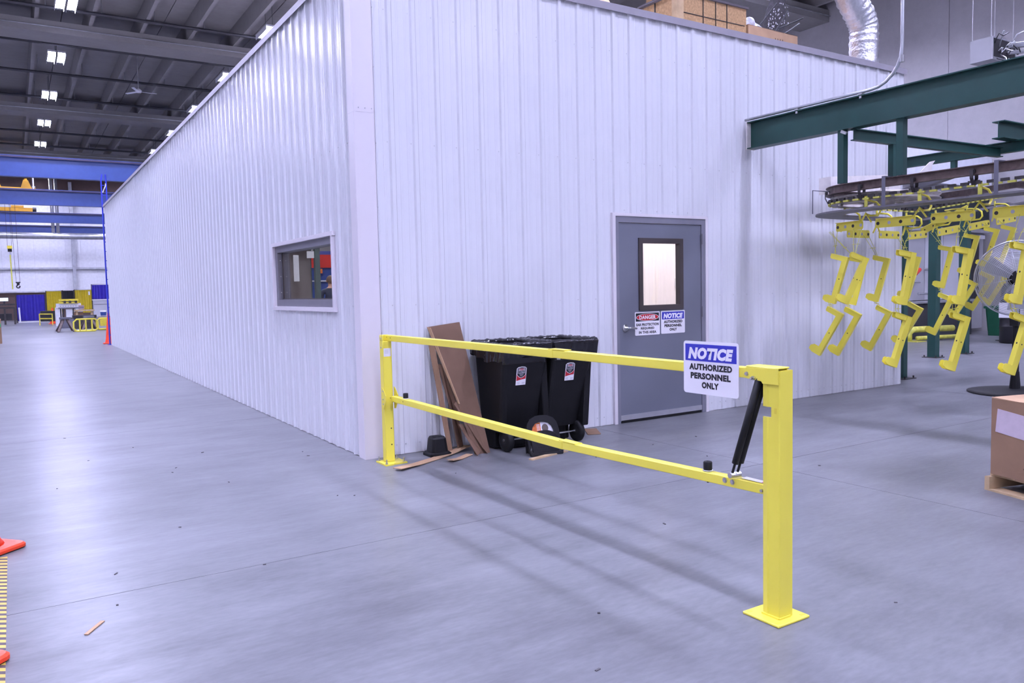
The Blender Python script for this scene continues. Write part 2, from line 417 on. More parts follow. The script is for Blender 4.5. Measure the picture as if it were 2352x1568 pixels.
# corner trim in two lapped lengths
ct = struct(MB().box(.0, .03, 0, .03, 0, 4.25).build('trim_3', TRIMW))
def corner(z0, z1, off):
    b = MB(); a = .024+off
    b.box(-a, .166, -a, -a+.003, z0, z1).box(-a, -a+.003, -a+.003, .118, z0, z1)
    b.box(.163, .166, -a, 0, z0, z1).box(-a, 0, .115, .118, z0, z1)
    return b
corner(0, 3.02, 0).build('corner_sheet', TRIMW, ct); corner(3.0, 4.27, .002).build('corner_sheet', TRIMW, ct)
b = MB()
for x in (.02, .08, .14): b.tube([(x, -.026, 3.035), (x, -.032, 3.035)], .0055, 6)
for z in (.5, 1.1, 1.6, 2.2, 2.75, 3.4, 3.9): b.tube([(.18, 0, z), (.18, -.006, z)], .0055, 6)
b.build('screws', ZINC, ct)['kind'] = 'stuff'

# ------------------------------------------------------------------ window on the side wall
wn = struct(MB().box(-.022, .03, 0.60, 2.64, 1.283, 1.285).build('window_1', TRIMW), 'fixed window with grey frame in the ribbed white side wall')
for nm, bx in (('trim_top', (-.03, .0, .60, 2.63, 1.995, 2.035)), ('trim_sill', (-.035, .0, .60, 2.63, 1.285, 1.325)), ('trim_near', (-.03, .0, .615, .655, 1.325, 1.995)), ('trim_far', (-.03, .0, 2.585, 2.63, 1.325, 1.995))):
    MB().box(*bx).build(nm, TRIMW, wn)
fr = MB().box(.0, .14, .655, 2.585, 1.325, 1.40).box(.0, .14, .655, 2.585, 1.925, 1.995).box(.0, .14, .655, .72, 1.40, 1.925).box(.0, .14, 2.50, 2.585, 1.40, 1.925).build('frame', WFRAME, wn)
MB().box(.06, .066, .70, 2.52, 1.38, 1.945).build('pane', GLASS, wn)
MB().box(.05, .06, .72, 2.50, 1.40, 1.412).box(.05, .06, 2.488, 2.50, 1.40, 1.925).build('glazing_bead', DKFR, wn)
b = MB()
for z in (1.48, 1.66, 1.84): b.tube([(.03, 2.499, z), (.03, 2.494, z)], .006, 6)
b.build('frame_screws', ZINC, wn)

# ------------------------------------------------------------------ door in the front wall
dr = struct(MB().box(DX0+.01, DX1-.01, .05, .06, 0, .006).build('door_1', DKFR), 'grey steel door with a narrow vision window beside the black bins')
for nm, bx in (('trim_side', (DX0-.012, DX0+.028, -.03, .0, 0, DZ+.012)), ('trim_side', (DX1-.028, DX1+.012, -.03, .0, 0, DZ+.012)), ('trim_top', (DX0+.028, DX1-.028, -.03, .0, DZ-.02, DZ+.012))):
    MB().box(*bx).build(nm, TRIMW, dr)
MB().box(DX0+.028, DX0+.075, -.022, .1, 0, DZ-.02).box(DX1-.085, DX1-.028, -.022, .1, 0, DZ-.02).box(DX0+.075, DX1-.085, -.022, .1, DZ-.085, DZ-.02).build('door_frame', mat('frame_grey', (.21, .21, .25), .42), dr)
LX0, LX1, LZ1 = DX0+.079, DX1-.089, DZ-.089
vx0, vx1, vz0, vz1 = 3.175, 3.775, 1.225, 1.955
leaf = MB().box(LX0, vx0, -.012, .035, .018, LZ1).box(vx1, LX1, -.012, .035, .018, LZ1).box(vx0, vx1, -.012, .035, .018, vz0).box(vx0, vx1, -.012, .035, vz1, LZ1).build('door_leaf', DOORG, dr)
MB().box(vx0-.025, vx1+.025, -.028, .04, vz1-.03, vz1+.025).box(vx0-.025, vx1+.025, -.028, .04, vz0-.025, vz0+.03).box(vx0-.025, vx0+.03, -.028, .04, vz0+.03, vz1-.03).box(vx1-.03, vx1+.025, -.028, .04, vz0+.03, vz1-.03).build('vision_frame', DKFR, leaf)
MB().box(vx0+.02, vx1-.02, .008, .014, vz0+.02, vz1-.02).build('pane', GLASS2, leaf)
MB().lathe([(.0, 0), (.038, 0), (.04, -.008), (.03, -.012), (.014, -.014), (.014, -.05), (.0, -.052)], (2.955, -.012, 1.02), 16, 1).tube([(2.955, -.055, 1.02), (3.01, -.058, 1.02), (3.085, -.05, 1.012)], .011, 8).build('handle', ZINC, leaf, True)
MB().box(LX0, LX1, -.02, -.012, .03, .085).build('sweep', mat('sweep_alu', (.62, .62, .66), .35, .7), leaf)
MB().box(LX0+.01, LX1-.01, -.02, .03, .002, .03).build('sweep_rubber', RUBBER, leaf)
for z0 in (1.92, 1.10, .30): MB().tube([(LX1+.002, -.03, z0), (LX1+.002, -.03, z0+.12)], .011, 8).build('hinge', WFRAME, dr)
# door signs
def sign(name, label, og, xa, W, H, kind, cat='sign', r=.012, th=.002):
    og, xa = Vector(og), Vector(xa); ya = Vector((0, 0, 1)); za = xa.cross(ya)
    t = thing(name, og, label, cat)
    pts = []
    for cx, cy, a0 in ((W/2-r, H/2-r, 0), (-W/2+r, H/2-r, 90), (-W/2+r, -H/2+r, 180), (W/2-r, -H/2+r, 270)):
        for q in range(4): a = R(a0+q*30); pts.append(og+xa*(cx+r*math.cos(a))+ya*(cy+r*math.sin(a)))
    MB().prism(pts, za*th).build('plate', SIGNW, t)
    def patch(x0, x1, y0, y1, m, n, d=.0006): return MB().obox(og+xa*(x0+x1)/2+ya*(y0+y1)/2+za*(th+d/2), xa*(x1-x0)/2, ya*(y1-y0)/2, za*d/2).build(n, m, t)
    A = lambda x, y, d=0: og+xa*x+ya*y+za*(th+d)
    if kind == 'notice':
        patch(-W/2+.012*W/.34, W/2-.012*W/.34, H/2-.375*H, H/2-.055*H, SIGNB, 'header')
        text('NOTICE', .3*H, SIGNW, t, A(0, H*.272), xa, ya, .0012, 1, .020*H, .2, fit=(.82*W, .225*H))
        for s_, yy_, fw in (('AUTHORIZED', .015, .78), ('PERSONNEL', -.155, .73), ('ONLY', -.325, .31)):
            text(s_, .150*H, SIGNK, t, A(0, H*yy_), xa, ya, .0008, 1, .0085*H, fit=(fw*W, .122*H))
    else:
        patch(-W/2+.012, W/2-.012, H/2-.40*H, H/2-.055*H, SIGNK, 'header')
        el = [A(W*.455*math.cos(2*PI*i/28), H*.265+H*.155*math.sin(2*PI*i/28), .0007) for i in range(28)]; MB().prism(el, za*.0004).build('oval_rim', SIGNW, t)
        el = [A(W*.435*math.cos(2*PI*i/28), H*.265+H*.138*math.sin(2*PI*i/28), .0012) for i in range(28)]; MB().prism(el, za*.0004).build('oval', SIGNR, t)
        text('DANGER', .17*H, SIGNW, t, A(0, H*.265), xa, ya, .0022, 1, .007*H, fit=(.66*W, .165*H))
        for s_, yy_, fw in (('EAR PROTECTION', -.045, .90), ('REQUIRED', -.21, .54), ('IN THIS AREA', -.375, .70)):
            text(s_, .132*H, SIGNK, t, A(0, H*yy_), xa, ya, .0008, 1, .006*H, fit=(fw*W, .115*H))
    return t
sign('safety_sign', 'danger ear protection sign on the grey door, left of the blue-headed one', (3.27, -.014, 1.058), (1, 0, 0), .358, .254, 'danger')
sign('safety_sign', 'small blue-headed notice sign stuck on the grey door', (3.648, -.014, 1.060), (1, 0, 0), .358, .254, 'notice')
sign('safety_sign', 'large white notice sign with blue header bolted to the yellow gate rail', (.1645, -3.893, 1.072), Vector((.018, -1, 0)).normalized(), .336, .249, 'notice', r=.014)

# ================================================================== YELLOW SWING GATE
g = thing('barrier_gate', (.12, -2.2, 0), 'yellow steel lift-up safety gate with two posts and gas struts', 'barrier')
# near post: folded plate section with chamfered edge and slot
px0, px1, py0, py1 = .162, .250, -4.287, -4.196
sec = [(px0+.004, py1), (px0-.004, -4.224), (px0, -4.23), (px0, py0+.004), (px0+.004, py0), (px1-.004, py0), (px1, py0+.004), (px1, py1), (px1-.012, py1), (px1-.012, py0+.012), (px0+.012, py0+.012), (px0+.012, py1)]
def seg(z0, z1, poly): return [(x, y, z0) for x, y in poly], (0, 0, z1-z0)
notched = [(x, min(y, -4.243)) for x, y in sec]
pb = MB(); pb.prism(*seg(.012, .887, sec)); pb.prism(*seg(.932, 1.088, sec)); pb.prism(*seg(.887, .932, [(px0, -4.243), (px0, py0+.004), (px0+.004, py0), (px1-.004, py0), (px1, py0+.004), (px1, -4.243), (px1-.012, -4.243), (px1-.012, py0+.012), (px0+.012, py0+.012), (px0+.012, -4.243)]))
pb.build('post', YEL, g)
MB().box(px0+.006, px1-.002, py0+.002, py1, 1.084, 1.090).build('post_top', YEL, g)
MB().prism([(.108, -4.327, 0), (.312, -4.327, 0), (.312, -4.130, 0), (.108, -4.130, 0)], (0, 0, .012)).build('base_plate', YEL, g, bevel=.003)
b = MB()
for x, y in ((.13, -4.305), (.29, -4.305), (.29, -4.152), (.13, -4.152)): b.box(x-.013, x+.013, y-.006, y+.006, .0122, .0128)
b.build('bolt_slot', YELD, g)
MB().bar((px0-.004, -4.288, .016), (px1-.02, -4.289, .016), .008, .008).bar((px0-.003, py0, .016), (px0-.003, py1, .016), .008, .008).build('weld', YEL, g)
MB().box(px0-.0045, px0-.004, -4.275, -4.262, .906, .93).build('stamped_slot', YELD, g)
MB().tube([(px0-.0002, -4.262, 1.055), (px0-.002, -4.262, 1.055)], .006, 10).build('post_hole', YELD, g)
# hinge arm on the near post
ar = MB().prism([(.150, -4.112, 1.048), (.150, -4.108, 1.085), (.150, -4.112, 1.096), (.150, -4.287, 1.103), (.150, -4.287, 1.03), (.150, -4.205, 1.03), (.150, -4.198, 1.040)], (.007, 0, 0)).build('hinge_plate', YEL, g, bevel=.002)
MB().box(.150, .235, -4.282, -4.112, 1.096, 1.104).build('hinge_cover', YEL, g, bevel=.004)
MB().box(.228, .235, -4.27, -4.112, 1.04, 1.097).build('hinge_plate', YEL, g)
def bolt(p, d, r=.009, m=ZINC, parent=None, name='bolt'):
    p, d = Vector(p), Vector(d); n = d.normalized()
    return MB().tube([p, p+d*.5], r*1.15, 8).tube([p+d*.5, p+d], r*.7, 8).build(name, m, parent)
bolt((.150, -4.122, 1.068), (-.012, 0, 0), .008, ZINC, g); bolt((.150, -4.160, 1.052), (-.022, 0, 0), .008, ZINC, g)
# rails: two telescoped lengths each
def railx(y): return .137+(-.25-y)/3.95*.062
def rail(y0, y1, z0, z1, h, wd, nm='rail'):
    return MB().bar((railx(y0), y0, (z0[0]+z0[1])/2), (railx(y1), y1, (z1[0]+z1[1])/2), h, wd).build(nm, YEL, g, bevel=.003)
rail(-.222, -2.643, (1.046, 1.094), (1.044, 1.095), .049, .055); rail(-2.643, -4.115, (1.045, 1.094), (1.048, 1.088), .0465, .052)
rail(-.315, -2.723, (.530, .582), (.507, .551), .048, .055); rail(-2.723, -4.196, (.508, .550), (.541, .583), .0445, .052)
MB().box(railx(-2.7)-.027, railx(-2.7)+.027, -2.76, -2.60, 1.0945, 1.099).build('splice_plate', YEL, g)
MB().box(railx(-2.8)-.027, railx(-2.8)+.027, -2.85, -2.69, .5535, .558).build('splice_plate', YEL, g)
for y, z in ((-2.67, 1.042), (-2.67, 1.096), (-2.74, .504)): MB().tube([(railx(y), y, z-.006), (railx(y), y, z+.004)], .011, 10).build('bolt', ZINC, g)
for y in (-3.975, -4.02): bolt((railx(y)-.027, y, .562), (-.007, 0, 0), .011, ZINC, g)
MB().tube([(railx(-4.186)-.027, -4.186, .556), (railx(-4.186)-.036, -4.186, .556)], .007, 8).build('bolt', ZINC, g)
for y, z in ((-.262, 1.078), (-.335, 1.074), (-.30, .562), (-.545, .556)): MB().tube([(railx(y)-.0268, y, z), (railx(y)-.029, y, z)], .0045, 8).build('rail_hole', SIGNK, g)
MB().obox((railx(-4.12), -4.125, .5875), (.017, 0, 0), (0, .062, 0), (0, 0, .0008)).build('sticker', SIGNW, g)
MB().obox((railx(-4.18), -4.18, .5879), (.017, 0, 0), (0, .008, 0), (0, 0, .0006)).build('sticker_stripe', SIGNR, g)
for y, z in ((-3.845, .580), (-.542, .580)):
    t_ = MB().lathe([(.02, 0), (.021, .003), (.021, .036), (.018, .04), (.007, .04), (.006, .03)], (railx(y), y, z+.004), 16).build('rubber_bumper', RUBBER, g, True)
    MB().lathe([(.024, 0), (.024, .004)], (railx(y), y, z), 16).build('washer', WHITEP, t_)
    MB().tube([(railx(y), y, z-.058), (railx(y), y, z-.045)], .005, 6).build('stud', RUBBER, t_)
# gas struts
for dx in (0, .034):
    a = Vector((.165+dx, -4.176, 1.05)); c = Vector((.150+dx, -4.035, .605)); m_ = c+(a-c)*.115
    st = MB().tube([m_, a], .0155, 12).build('gas_strut', RUBBER, g, True)
    MB().tube([c, m_], .006, 8).build('strut_rod', RUBBER, st)
    MB().tube([c+Vector((-.016, 0, -.006)), c+Vector((.016, 0, -.006))], .013, 10).build('ball_end', ZINC, st)
# far post
fx0, fx1, fy0, fy1 = .062, .143, -.283, -.215
MB().box(fx0, fx1, fy0, fy1, .012, 1.045).box(fx0, fx0+.012, fy0, fy1, 1.045, 1.098).box(fx0, fx1, fy1-.012, fy1, 1.045, 1.098).build('post', YEL, g, bevel=.004)
MB().prism([(.016, -.378, 0), (.085, -.378, 0), (.10, -.362, 0), (.222, -.362, 0), (.222, -.168, 0), (.016, -.168, 0)], (0, 0, .012)).build('base_plate', YEL, g)
for x, y in ((.035, -.355), (.035, -.19), (.2, -.19), (.2, -.34)): MB().tube([(x, y, .012), (x, y, .05)], .006, 8).tube([(x, y, .012), (x, y, .022)], .012, 6).build('anchor_bolt', ZINC, g)
for sx in (-1, 1):
    xx = .103+sx*.052
    MB().prism([(xx, -.272, .655), (xx, -.300, .640), (xx, -.352, .588), (xx, -.350, .545), (xx, -.300, .470), (xx, -.272, .468)], (.006*sx, 0, 0)).build('bracket', YEL, g)
for z in (.625, .555, .515): bolt((.050, -.298, z), (-.01, 0, 0), .008, ZINC, g)
MB().box(fx0+.006, fx1-.01, fy0-.0012, fy0, .915, .985).build('sticker', SIGNW, g)
b = MB()
for i in range(3): b.box(fx0+.016, fx1-.03, fy0-.0018, fy0-.0012, .968-i*.012, .971-i*.012)
b.build('sticker_print', GREYL, g)
for z in (.16, .30): MB().tube([(fx0+.055, fy0+.001, z), (fx0+.055, fy0-.001, z)], .006, 8).build('post_hole', SIGNK, g)
for z in (1.07, .99, .5): MB().tube([(fx0, -.25, z), (fx0-.004, -.25, z)], .007, 8).build('bolt', ZINC, g)

# ================================================================== BINS, STOOL, CARDBOARD
def bin_(x0b, x1b, x0t, x1t, label, lab_x, wheel_side, sag):
    t = thing('trash_cart', ((x0b+x1b)/2, -.3, 0), label, 'trash bin', 'black trash carts by the wall')
    yf_b, yf_t, yb_b, yb_t = -.475, -.66, -.13, -.10
    def ring(z, ins=0, n=4):
        k = (z-.02)/.94; xa, xb = x0b+(x0t-x0b)*k+ins, x1b+(x1t-x1b)*k-ins; ya, yb2 = yf_b+(yf_t-yf_b)*k+ins, yb_b+(yb_t-yb_b)*k-ins; r = .05; p = []
        for cx, cy, a0 in ((xb-r, yb2-r, 0), (xa+r, yb2-r, 90), (xa+r, ya+r, 180), (xb-r, ya+r, 270)):
            for q in range(n+1): a = R(a0+q*90/n); p.append((cx+r*math.cos(a), cy+r*math.sin(a), z))
        return p
    b = MB(); zs = [.17, .5, .8, .955]; n = len(ring(.2)); k0 = 0
    for z in zs: b.v += ring(z)
    for z in (.955, .3): b.v += ring(z, .018)
    for i in range(len(zs)+1):
        b.f += [(i*n+j, i*n+(j+1) % n, (i+1)*n+(j+1) % n, (i+1)*n+j) for j in range(n)]
    b.f += [tuple(range(n))[::-1], tuple((len(zs)+1)*n+j for j in range(n))]
    b.build('body', BLACKP, t, False, .004)
    dxw = .10
    xl, xr = (x0b+dxw, x1b-.005) if wheel_side < 0 else (x0b+.005, x1b-dxw)
    lo = MB().box(xl, xr, yf_b+.04, yb_b, .012, .18)
    if wheel_side < 0: lo.box(x0b+.005, xl, -.36, yb_b, .012, .18)
    else: lo.box(xr, x1b-.005, -.36, yb_b, .012, .18)
    lo.build('base', BLACKP, t, bevel=.01)
    # handle wing on the outer front corner, recess lines
    MB().prism([(x1b-.02, -.60, .165), (x1b+.045, -.60, .165), (x1t+.008, -.60, .93), (x1t-.06, -.60, .93)], (0, .10, 0)).build('corner_wing', BLACKP, t, bevel=.008)
    q = MB(); 
    for z, ins in ((.93, -.012), (.975, -.014), (.975, .02), (.955, .02)): q.v += [(x, y, z) for x, y, _ in ring(.955, ins)]
    for i in range(3): q.f += [(i*n+j, i*n+(j+1) % n, (i+1)*n+(j+1) % n, (i+1)*n+j) for j in range(n)]
    q.build('rim', BLACKP, t)
    # wheels and axle
    wx = x0b+.045 if wheel_side < 0 else x1b-.02
    MB().tube([(x0b+.06, -.50, .105), (x1b-.03, -.50, .105)], .008, 8).build('axle', ZINC, t)
    for xx in (wx,):
        wh = MB().lathe([(.0, -.025), (.06, -.03), (.09, -.028), (.102, -.015), (.102, .015), (.09, .028), (.06, .03), (.0, .025)], (xx, -.50, .104), 24, 0).build('wheel', RUBBER, t, True)
        MB().lathe([(.0, -.034), (.016, -.033), (.016, -.026)], (xx, -.50, .104), 12, 0).build('hub', ZINC, wh)
    # bag liner folded over the rim
    L = MB(); nn = 180; rows = 10; rnd = random.Random(int(x0b*1000))
    base = ring(.955, -.02, 4)
    per = [Vector(p) for p in base]; cum = [0]
    for i in range(len(per)): cum.append(cum[-1]+(per[(i+1) % len(per)]-per[i]).length)
    def at(u):
        u = (u % 1)*cum[-1]
        for i in range(len(per)):
            if cum[i] <= u <= cum[i+1]+1e-9: return per[i].lerp(per[(i+1) % len(per)], (u-cum[i])/max(1e-6, cum[i+1]-cum[i]))
        return per[0]
    cen = Vector(((x0t+x1t)/2, (yf_t+yb_t)/2, 0)); ph = [rnd.uniform(0, 6.28) for _ in range(8)]
    for r in range(rows):
        f = r/(rows-1)
        for i in range(nn):
            u = i/nn; p = at(u); out = (Vector((p.x, p.y, 0))-cen).normalized(); fr = p.y < -.4
            wv = math.sin(u*2*PI*17+ph[0])*.5+math.sin(u*2*PI*29+ph[1]+f*3)*.35+math.sin(u*2*PI*47+ph[2]-f*5)*.25
            hang = .15+.025*math.sin(u*2*PI*3+ph[3])+(sag if fr else 0)+.010*math.sin(u*2*PI*11+ph[4])
            if r == 0: z = .80; q2 = Vector((p.x, p.y, 0))-out*.045
            elif r == 1: z = .985; q2 = Vector((p.x, p.y, 0))-out*.03
            elif r == 2: z = .997+.006*wv; q2 = Vector((p.x, p.y, 0))+out*.004
            else:
                ff = (r-2)/(rows-3); z = .993-hang*ff; k = (z-.955)/.94
                q2 = Vector((p.x, p.y, 0))+out*(.014+.012*wv*ff+.006)+Vector((0, -(yf_t-yf_b)*k*(-1) if fr else 0, 0))
            L.v.append((q2.x, q2.y, z))
    for r in range(rows-1): L.f += [(r*nn+j, r*nn+(j+1) % nn, (r+1)*nn+(j+1) % nn, (r+1)*nn+j) for j in range(nn)]
    L.build('bag_liner', BAG, t, True)
    # printed label on the front
    zc = .69; k = (zc-.02)/.94; yf = yf_b+(yf_t-yf_b)*k-.004; xa = Vector((1, 0, 0)); ya = Vector((0, (yf_t-yf_b)/.94, 1)).normalized(); za = xa.cross(ya)
    og = Vector((lab_x, yf, zc)); P = lambda x, y, d=0: og+xa*x+ya*y+za*d
    outl = [(-.052, -.085), (.052, -.085), (.052, .07), (.035, .082), (0, .086), (-.035, .082), (-.052, .07)]
    lb = MB().prism([P(x, y) for x, y in outl], za*.0012).build('label', SIGNW, t)
    MB().prism([P(x, y, .0012) for x, y in [(-.048, -.045), (0, -.035), (.048, -.03), (.048, .02), (-.048, .02)]], za*.0003).build('label_band', SIGNR, lb)
    MB().prism([P(x, y, .0015) for x, y in [(-.047, .012), (-.03, -.008), (0, -.022), (.03, -.008), (.047, .012), (.047, .05), (-.047, .05)]], za*.0003).build('label_shield_rim', SIGNW, lb)
    MB().prism([P(x, y, .0018) for x, y in [(-.043, .012), (-.028, -.004), (0, -.017), (.028, -.004), (.043, .012), (.043, .072), (0, .078), (-.043, .072)]], za*.0003).build('label_shield', SIGNK, lb)
    MB().prism([P(x, y, .0021) for x, y in [(-.035, .022), (.035, .022), (.036, .07), (-.036, .07)]], za*.0003).build('label_plate', GREYL, lb)
    MB().prism([P(.028*math.cos(a*PI/8), .060+.0085*math.sin(a*PI/8), .0024) for a in range(16)], za*.0003).build('label_oval', SIGNR, lb)
    text('Rubbermaid', .0115, SIGNW, lb, P(0, .060, .0028), xa, ya, .0004, 1, .0002, fit=(.044, .0085))
    text('BRUTE', .024, SIGNK, lb, P(0, .037, .0025), xa, ya, .0004, 1, .0011, fit=(.060, .019))
    b2 = MB()
    for i, wd in enumerate((.022, .019, .015, .01)): b2.prism([P(-wd, .014-i*.006, .0021), P(wd, .014-i*.006, .0021), P(wd, .0165-i*.006, .0021), P(-wd, .0165-i*.006, .0021)], za*.0003)
    for i in range(3): b2.prism([P(.015+i*.009, -.074, .0013), P(.02+i*.009, -.074, .0013), P(.02+i*.009, -.06, .0013), P(.015+i*.009, -.06, .0013)], za*.0003)
    for i in range(3): b2.prism([P(-.045, -.06-i*.008, .0013), P(-.012, -.06-i*.008, .0013), P(-.012, -.0575-i*.008, .0013), P(-.045, -.0575-i*.008, .0013)], za*.0003)
    b2.build('label_print', GREYL, lb)['kind'] = 'stuff'
    return t
bin_(1.09, 1.50, 1.035, 1.515, 'black wheeled trash cart nearer the leaning cardboard, loose liner over the rim', 1.235, -1, .0)
bin_(1.54, 1.945, 1.58, 2.045, 'black wheeled trash cart nearer the grey door', 1.772, 1, .0)

# folding step stool leaning on the bins
t = thing('step_stool', (1.37, -.76, 0), 'black plastic folding step stool leaning against the trash carts', 'stool')
o_, ux, uy = Vector((1.345, -.80, .0)), Vector((.985, -.17, 0)), Vector((.02, .26, .965)).normalized(); uz = ux.cross(uy)
def SP(x, y, d=0): return o_+ux*x*.95+uy*y*.84+uz*d
arch = [(.165, .02), (.165, .25), (.15, .33), (.12, .375), (.06, .405), (0, .412), (-.06, .405), (-.12, .375), (-.15, .33), (-.165, .25), (-.165, .02)]
inn = [(.115, .17), (.112, .25), (.10, .29), (.07, .325), (.03, .338), (0, .342), (-.03, .338), (-.07, .325), (-.10, .29), (-.112, .25), (-.115, .17)]
b = MB(); nA = len(arch)
for d in (0, .035):
    b.v += [tuple(SP(x, y, d)) for x, y in arch]; b.v += [tuple(SP(x, y, d)) for x, y in inn]
for i in range(nA-1):
    b.f += [(i, i+1, nA+i+1, nA+i), (2*nA+i, 3*nA+i, 3*nA+i+1, 2*nA+i+1), (i, 2*nA+i, 2*nA+i+1, i+1), (nA+i, nA+i+1, 3*nA+i+1, 3*nA+i)]
b.f += [(0, nA, 3*nA, 2*nA), (nA-1, 2*nA+nA-1, 3*nA+nA-1, nA+nA-1)]
b.build('frame', BLACKP, t)
step = [(.135, .02), (.14, .18), (.10, .225), (.05, .245), (0, .25), (-.05, .245), (-.10, .225), (-.14, .18), (-.135, .02)]
MB().prism([SP(x, y, .03) for x, y in step], uz*.022).build('step', RUBBER, t, bevel=.006)
b = MB()
for i in range(9):
    for j in range(7): b.obox(SP(-.108+i*.027+(j % 2)*.013, .045+j*.026, .0535), ux*.008, uy*.003, uz*.0012)
o = b.build('tread_pattern', BLACKP, t); o['kind'] = 'stuff'
MB().prism([SP(x, y, .03) for x, y in [(-.165, -.015), (.165, -.015), (.17, .02), (.155, .05), (.14, .025), (-.14, .025), (-.155, .05), (-.17, .02)]], uz*.03).build('foot_bar', BLACKP, t, bevel=.006)
for sx in (-1, 1): MB().prism([SP(sx*.15, .03, -.05), SP(sx*.165, .03, -.05), SP(sx*.165, .24, -.02), SP(sx*.15, .24, -.02)], uz*.03).build('rear_leg', BLACKP, t)
lbl = MB().prism([SP(x, y, .012) for x, y in inn], uz*.002).build('card_label', SIGNW, t)
MB().prism([SP(x, y, .0142) for x, y in [(-.112, .2), (-.01, .2), (-.01, .338), (-.03, .336), (-.07, .323), (-.10, .288), (-.112, .25)]], uz*.0004).build('label_orange', ORL, lbl)
MB().prism([SP(.035+.033*math.cos(a*PI/8), .275+.042*math.sin(a*PI/8), .0142) for a in range(16)], uz*.0004).build('label_picture', BRL, lbl)
b = MB()
for i in range(5): b.prism([SP(-.05, .255+i*.014, .0147), SP(-.018, .255+i*.014, .0147), SP(-.018, .261+i*.014, .0147), SP(-.05, .261+i*.014, .0147)], uz*.0003)
b.build('label_print', SIGNW, lbl)['kind'] = 'stuff'

# upside-down black tub
t = thing('storage_tub', (.60, -.215, 0), 'black plastic tub upside down on the floor behind the yellow post', 'tub')
def rr(x0, x1, y0, y1, r, z, n=3):
    p = []
    for cx, cy, a0 in ((x1-r, y1-r, 0), (x0+r, y1-r, 90), (x0+r, y0+r, 180), (x1-r, y0+r, 270)):
        for q in range(n+1): a = R(a0+q*90/n); p.append((cx+r*math.cos(a), cy+r*math.sin(a), z))
    return p
def loft(rings, name, m, parent, capb=True, capt=True, bevel=0, smooth=False):
    b = MB(); n = len(rings[0])
    for r in rings: b.v += [tuple(p) for p in r]
    for i in range(len(rings)-1): b.f += [(i*n+j, i*n+(j+1) % n, (i+1)*n+(j+1) % n, (i+1)*n+j) for j in range(n)]
    if capb: b.f.append(tuple(range(n))[::-1])
    if capt: b.f.append(tuple((len(rings)-1)*n+j for j in range(n)))
    return b.build(name, m, parent, smooth, bevel)
loft([rr(.50, .655, -.30, -.14, .03, .03), rr(.512, .643, -.288, -.152, .03, .15), rr(.522, .633, -.278, -.162, .025, .168)], 'body', BLACKP, t)
loft([rr(.475, .68, -.325, -.115, .035, .0), rr(.475, .68, -.325, -.115, .035, .022), rr(.49, .665, -.31, -.13, .03, .034)], 'rim', BLACKP, t)
MB().box(.54, .615, -.262, -.178, .1675, .171).build('recess_panel', RUBBER, t)

# leaning cardboard
def board(name, pts, th, label, nrm, group='cardboard pieces leaning on the wall', m=CARDK, flutes=True):
    c = sum((Vector(p) for p in pts), Vector())/len(pts)
    t = thing(name, (c.x, c.y, 0), label, 'cardboard', group)
    n = Vector(nrm).normalized()
    MB().prism(pts, n*th).build('sheet', m, t)
    return t
t = board('cardboard_sheet', [(.60, -.035, 1.135), (.935, -.035, 1.168), (.965, -.12, .75), (1.0, -.43, .0), (.85, -.415, .0), (.765, -.275, .45)], .007, 'tallest brown cardboard sheet leaning against the white wall', (0, -1, -.2))
MB().prism([(.60, -.042, 1.135), (.765, -.285, .45), (.765, -.315, .45), (.615, -.075, 1.13)], (.006, 0, 0)).build('folded_edge', CARDL, t)
board('cardboard_strip', [(.60, -.05, 1.0), (.640, -.09, 1.0), (.735, -.215, .0), (.69, -.215, .0)], .006, 'narrow upright cardboard strip at the left edge of the leaning pieces', (.2, -1, -.15), m=CARD)
board('cardboard_strip', [(.665, -.10, .80), (.69, -.12, .80), (.80, -.18, .45), (.868, -.17, .02), (.80, -.20, .0), (.74, -.17, .40)], .007, 'second cardboard strip bowed outward behind the leftmost strip', (.3, -1, -.1))
board('cardboard_flap', [(.735, -.255, .445), (.775, -.26, .475), (.825, -.27, .463), (.985, -.425, .02), (.955, -.455, .0), (.915, -.43, .06)], .008, 'short cardboard flap with a rounded top leaning in front', (.25, -1, .1))
board('cardboard_flap', [(.775, -.26, .26), (.805, -.285, .26), (.925, -.405, .03), (.838, -.48, .0), (.815, -.42, .08)], .007, 'lowest slanted cardboard piece with its foot on the floor', (.5, -1, .15))
def strip(name, pts, w_, label, th=.005, lift=0, m=CARDL, group='cardboard scraps on the floor'):
    t = thing(name, (pts[0][0], pts[0][1], 0), label, 'cardboard', group)
    b = MB(); P = [Vector(p) for p in pts]
    b.sweep(P, [(-w_/2, 0), (w_/2, 0), (w_/2, th), (-w_/2, th)]); b.build('strip', m, t); return t
strip('cardboard_scrap', [(.02, -.60, .020), (.25, -.487, .006), (.48, -.375, .004), (.70, -.27, .012), (.91, -.165, .03)], .09, 'long thin cardboard strip on the floor beside the yellow post base')
strip('cardboard_scrap', [(.52, -.575, .018), (.64, -.515, .004), (.80, -.415, .006)], .065, 'short curled cardboard strip on the floor before the leaning sheets')
strip('wood_lath', [(1.112, -.925, .0), (1.57, -.815, .0)], .045, 'thin wooden lath on the floor in front of the step stool', .012, m=WOOD)
t = thing('cardboard_scrap', (2.36, -.22, 0), 'small flat cardboard square on the floor right of the trash carts', 'cardboard', 'cardboard scraps on the floor')
MB().prism([(2.20, -.31, .002), (2.324, -.367, .002), (2.477, -.10, .002), (2.36, -.05, .002)], (0, 0, .005)).build('strip', CARD, t)
t = thing('cardboard_scrap', (-2.30, -2.62, 0), 'tiny cardboard sliver alone on the open floor near the cones', 'cardboard', 'cardboard scraps on the floor')
MB().prism([(-2.375, -2.655, .001), (-2.36, -2.665, .001), (-2.285, -2.545, .001), (-2.30, -2.537, .001)], (0, 0, .004)).build('strip', CARDL, t)

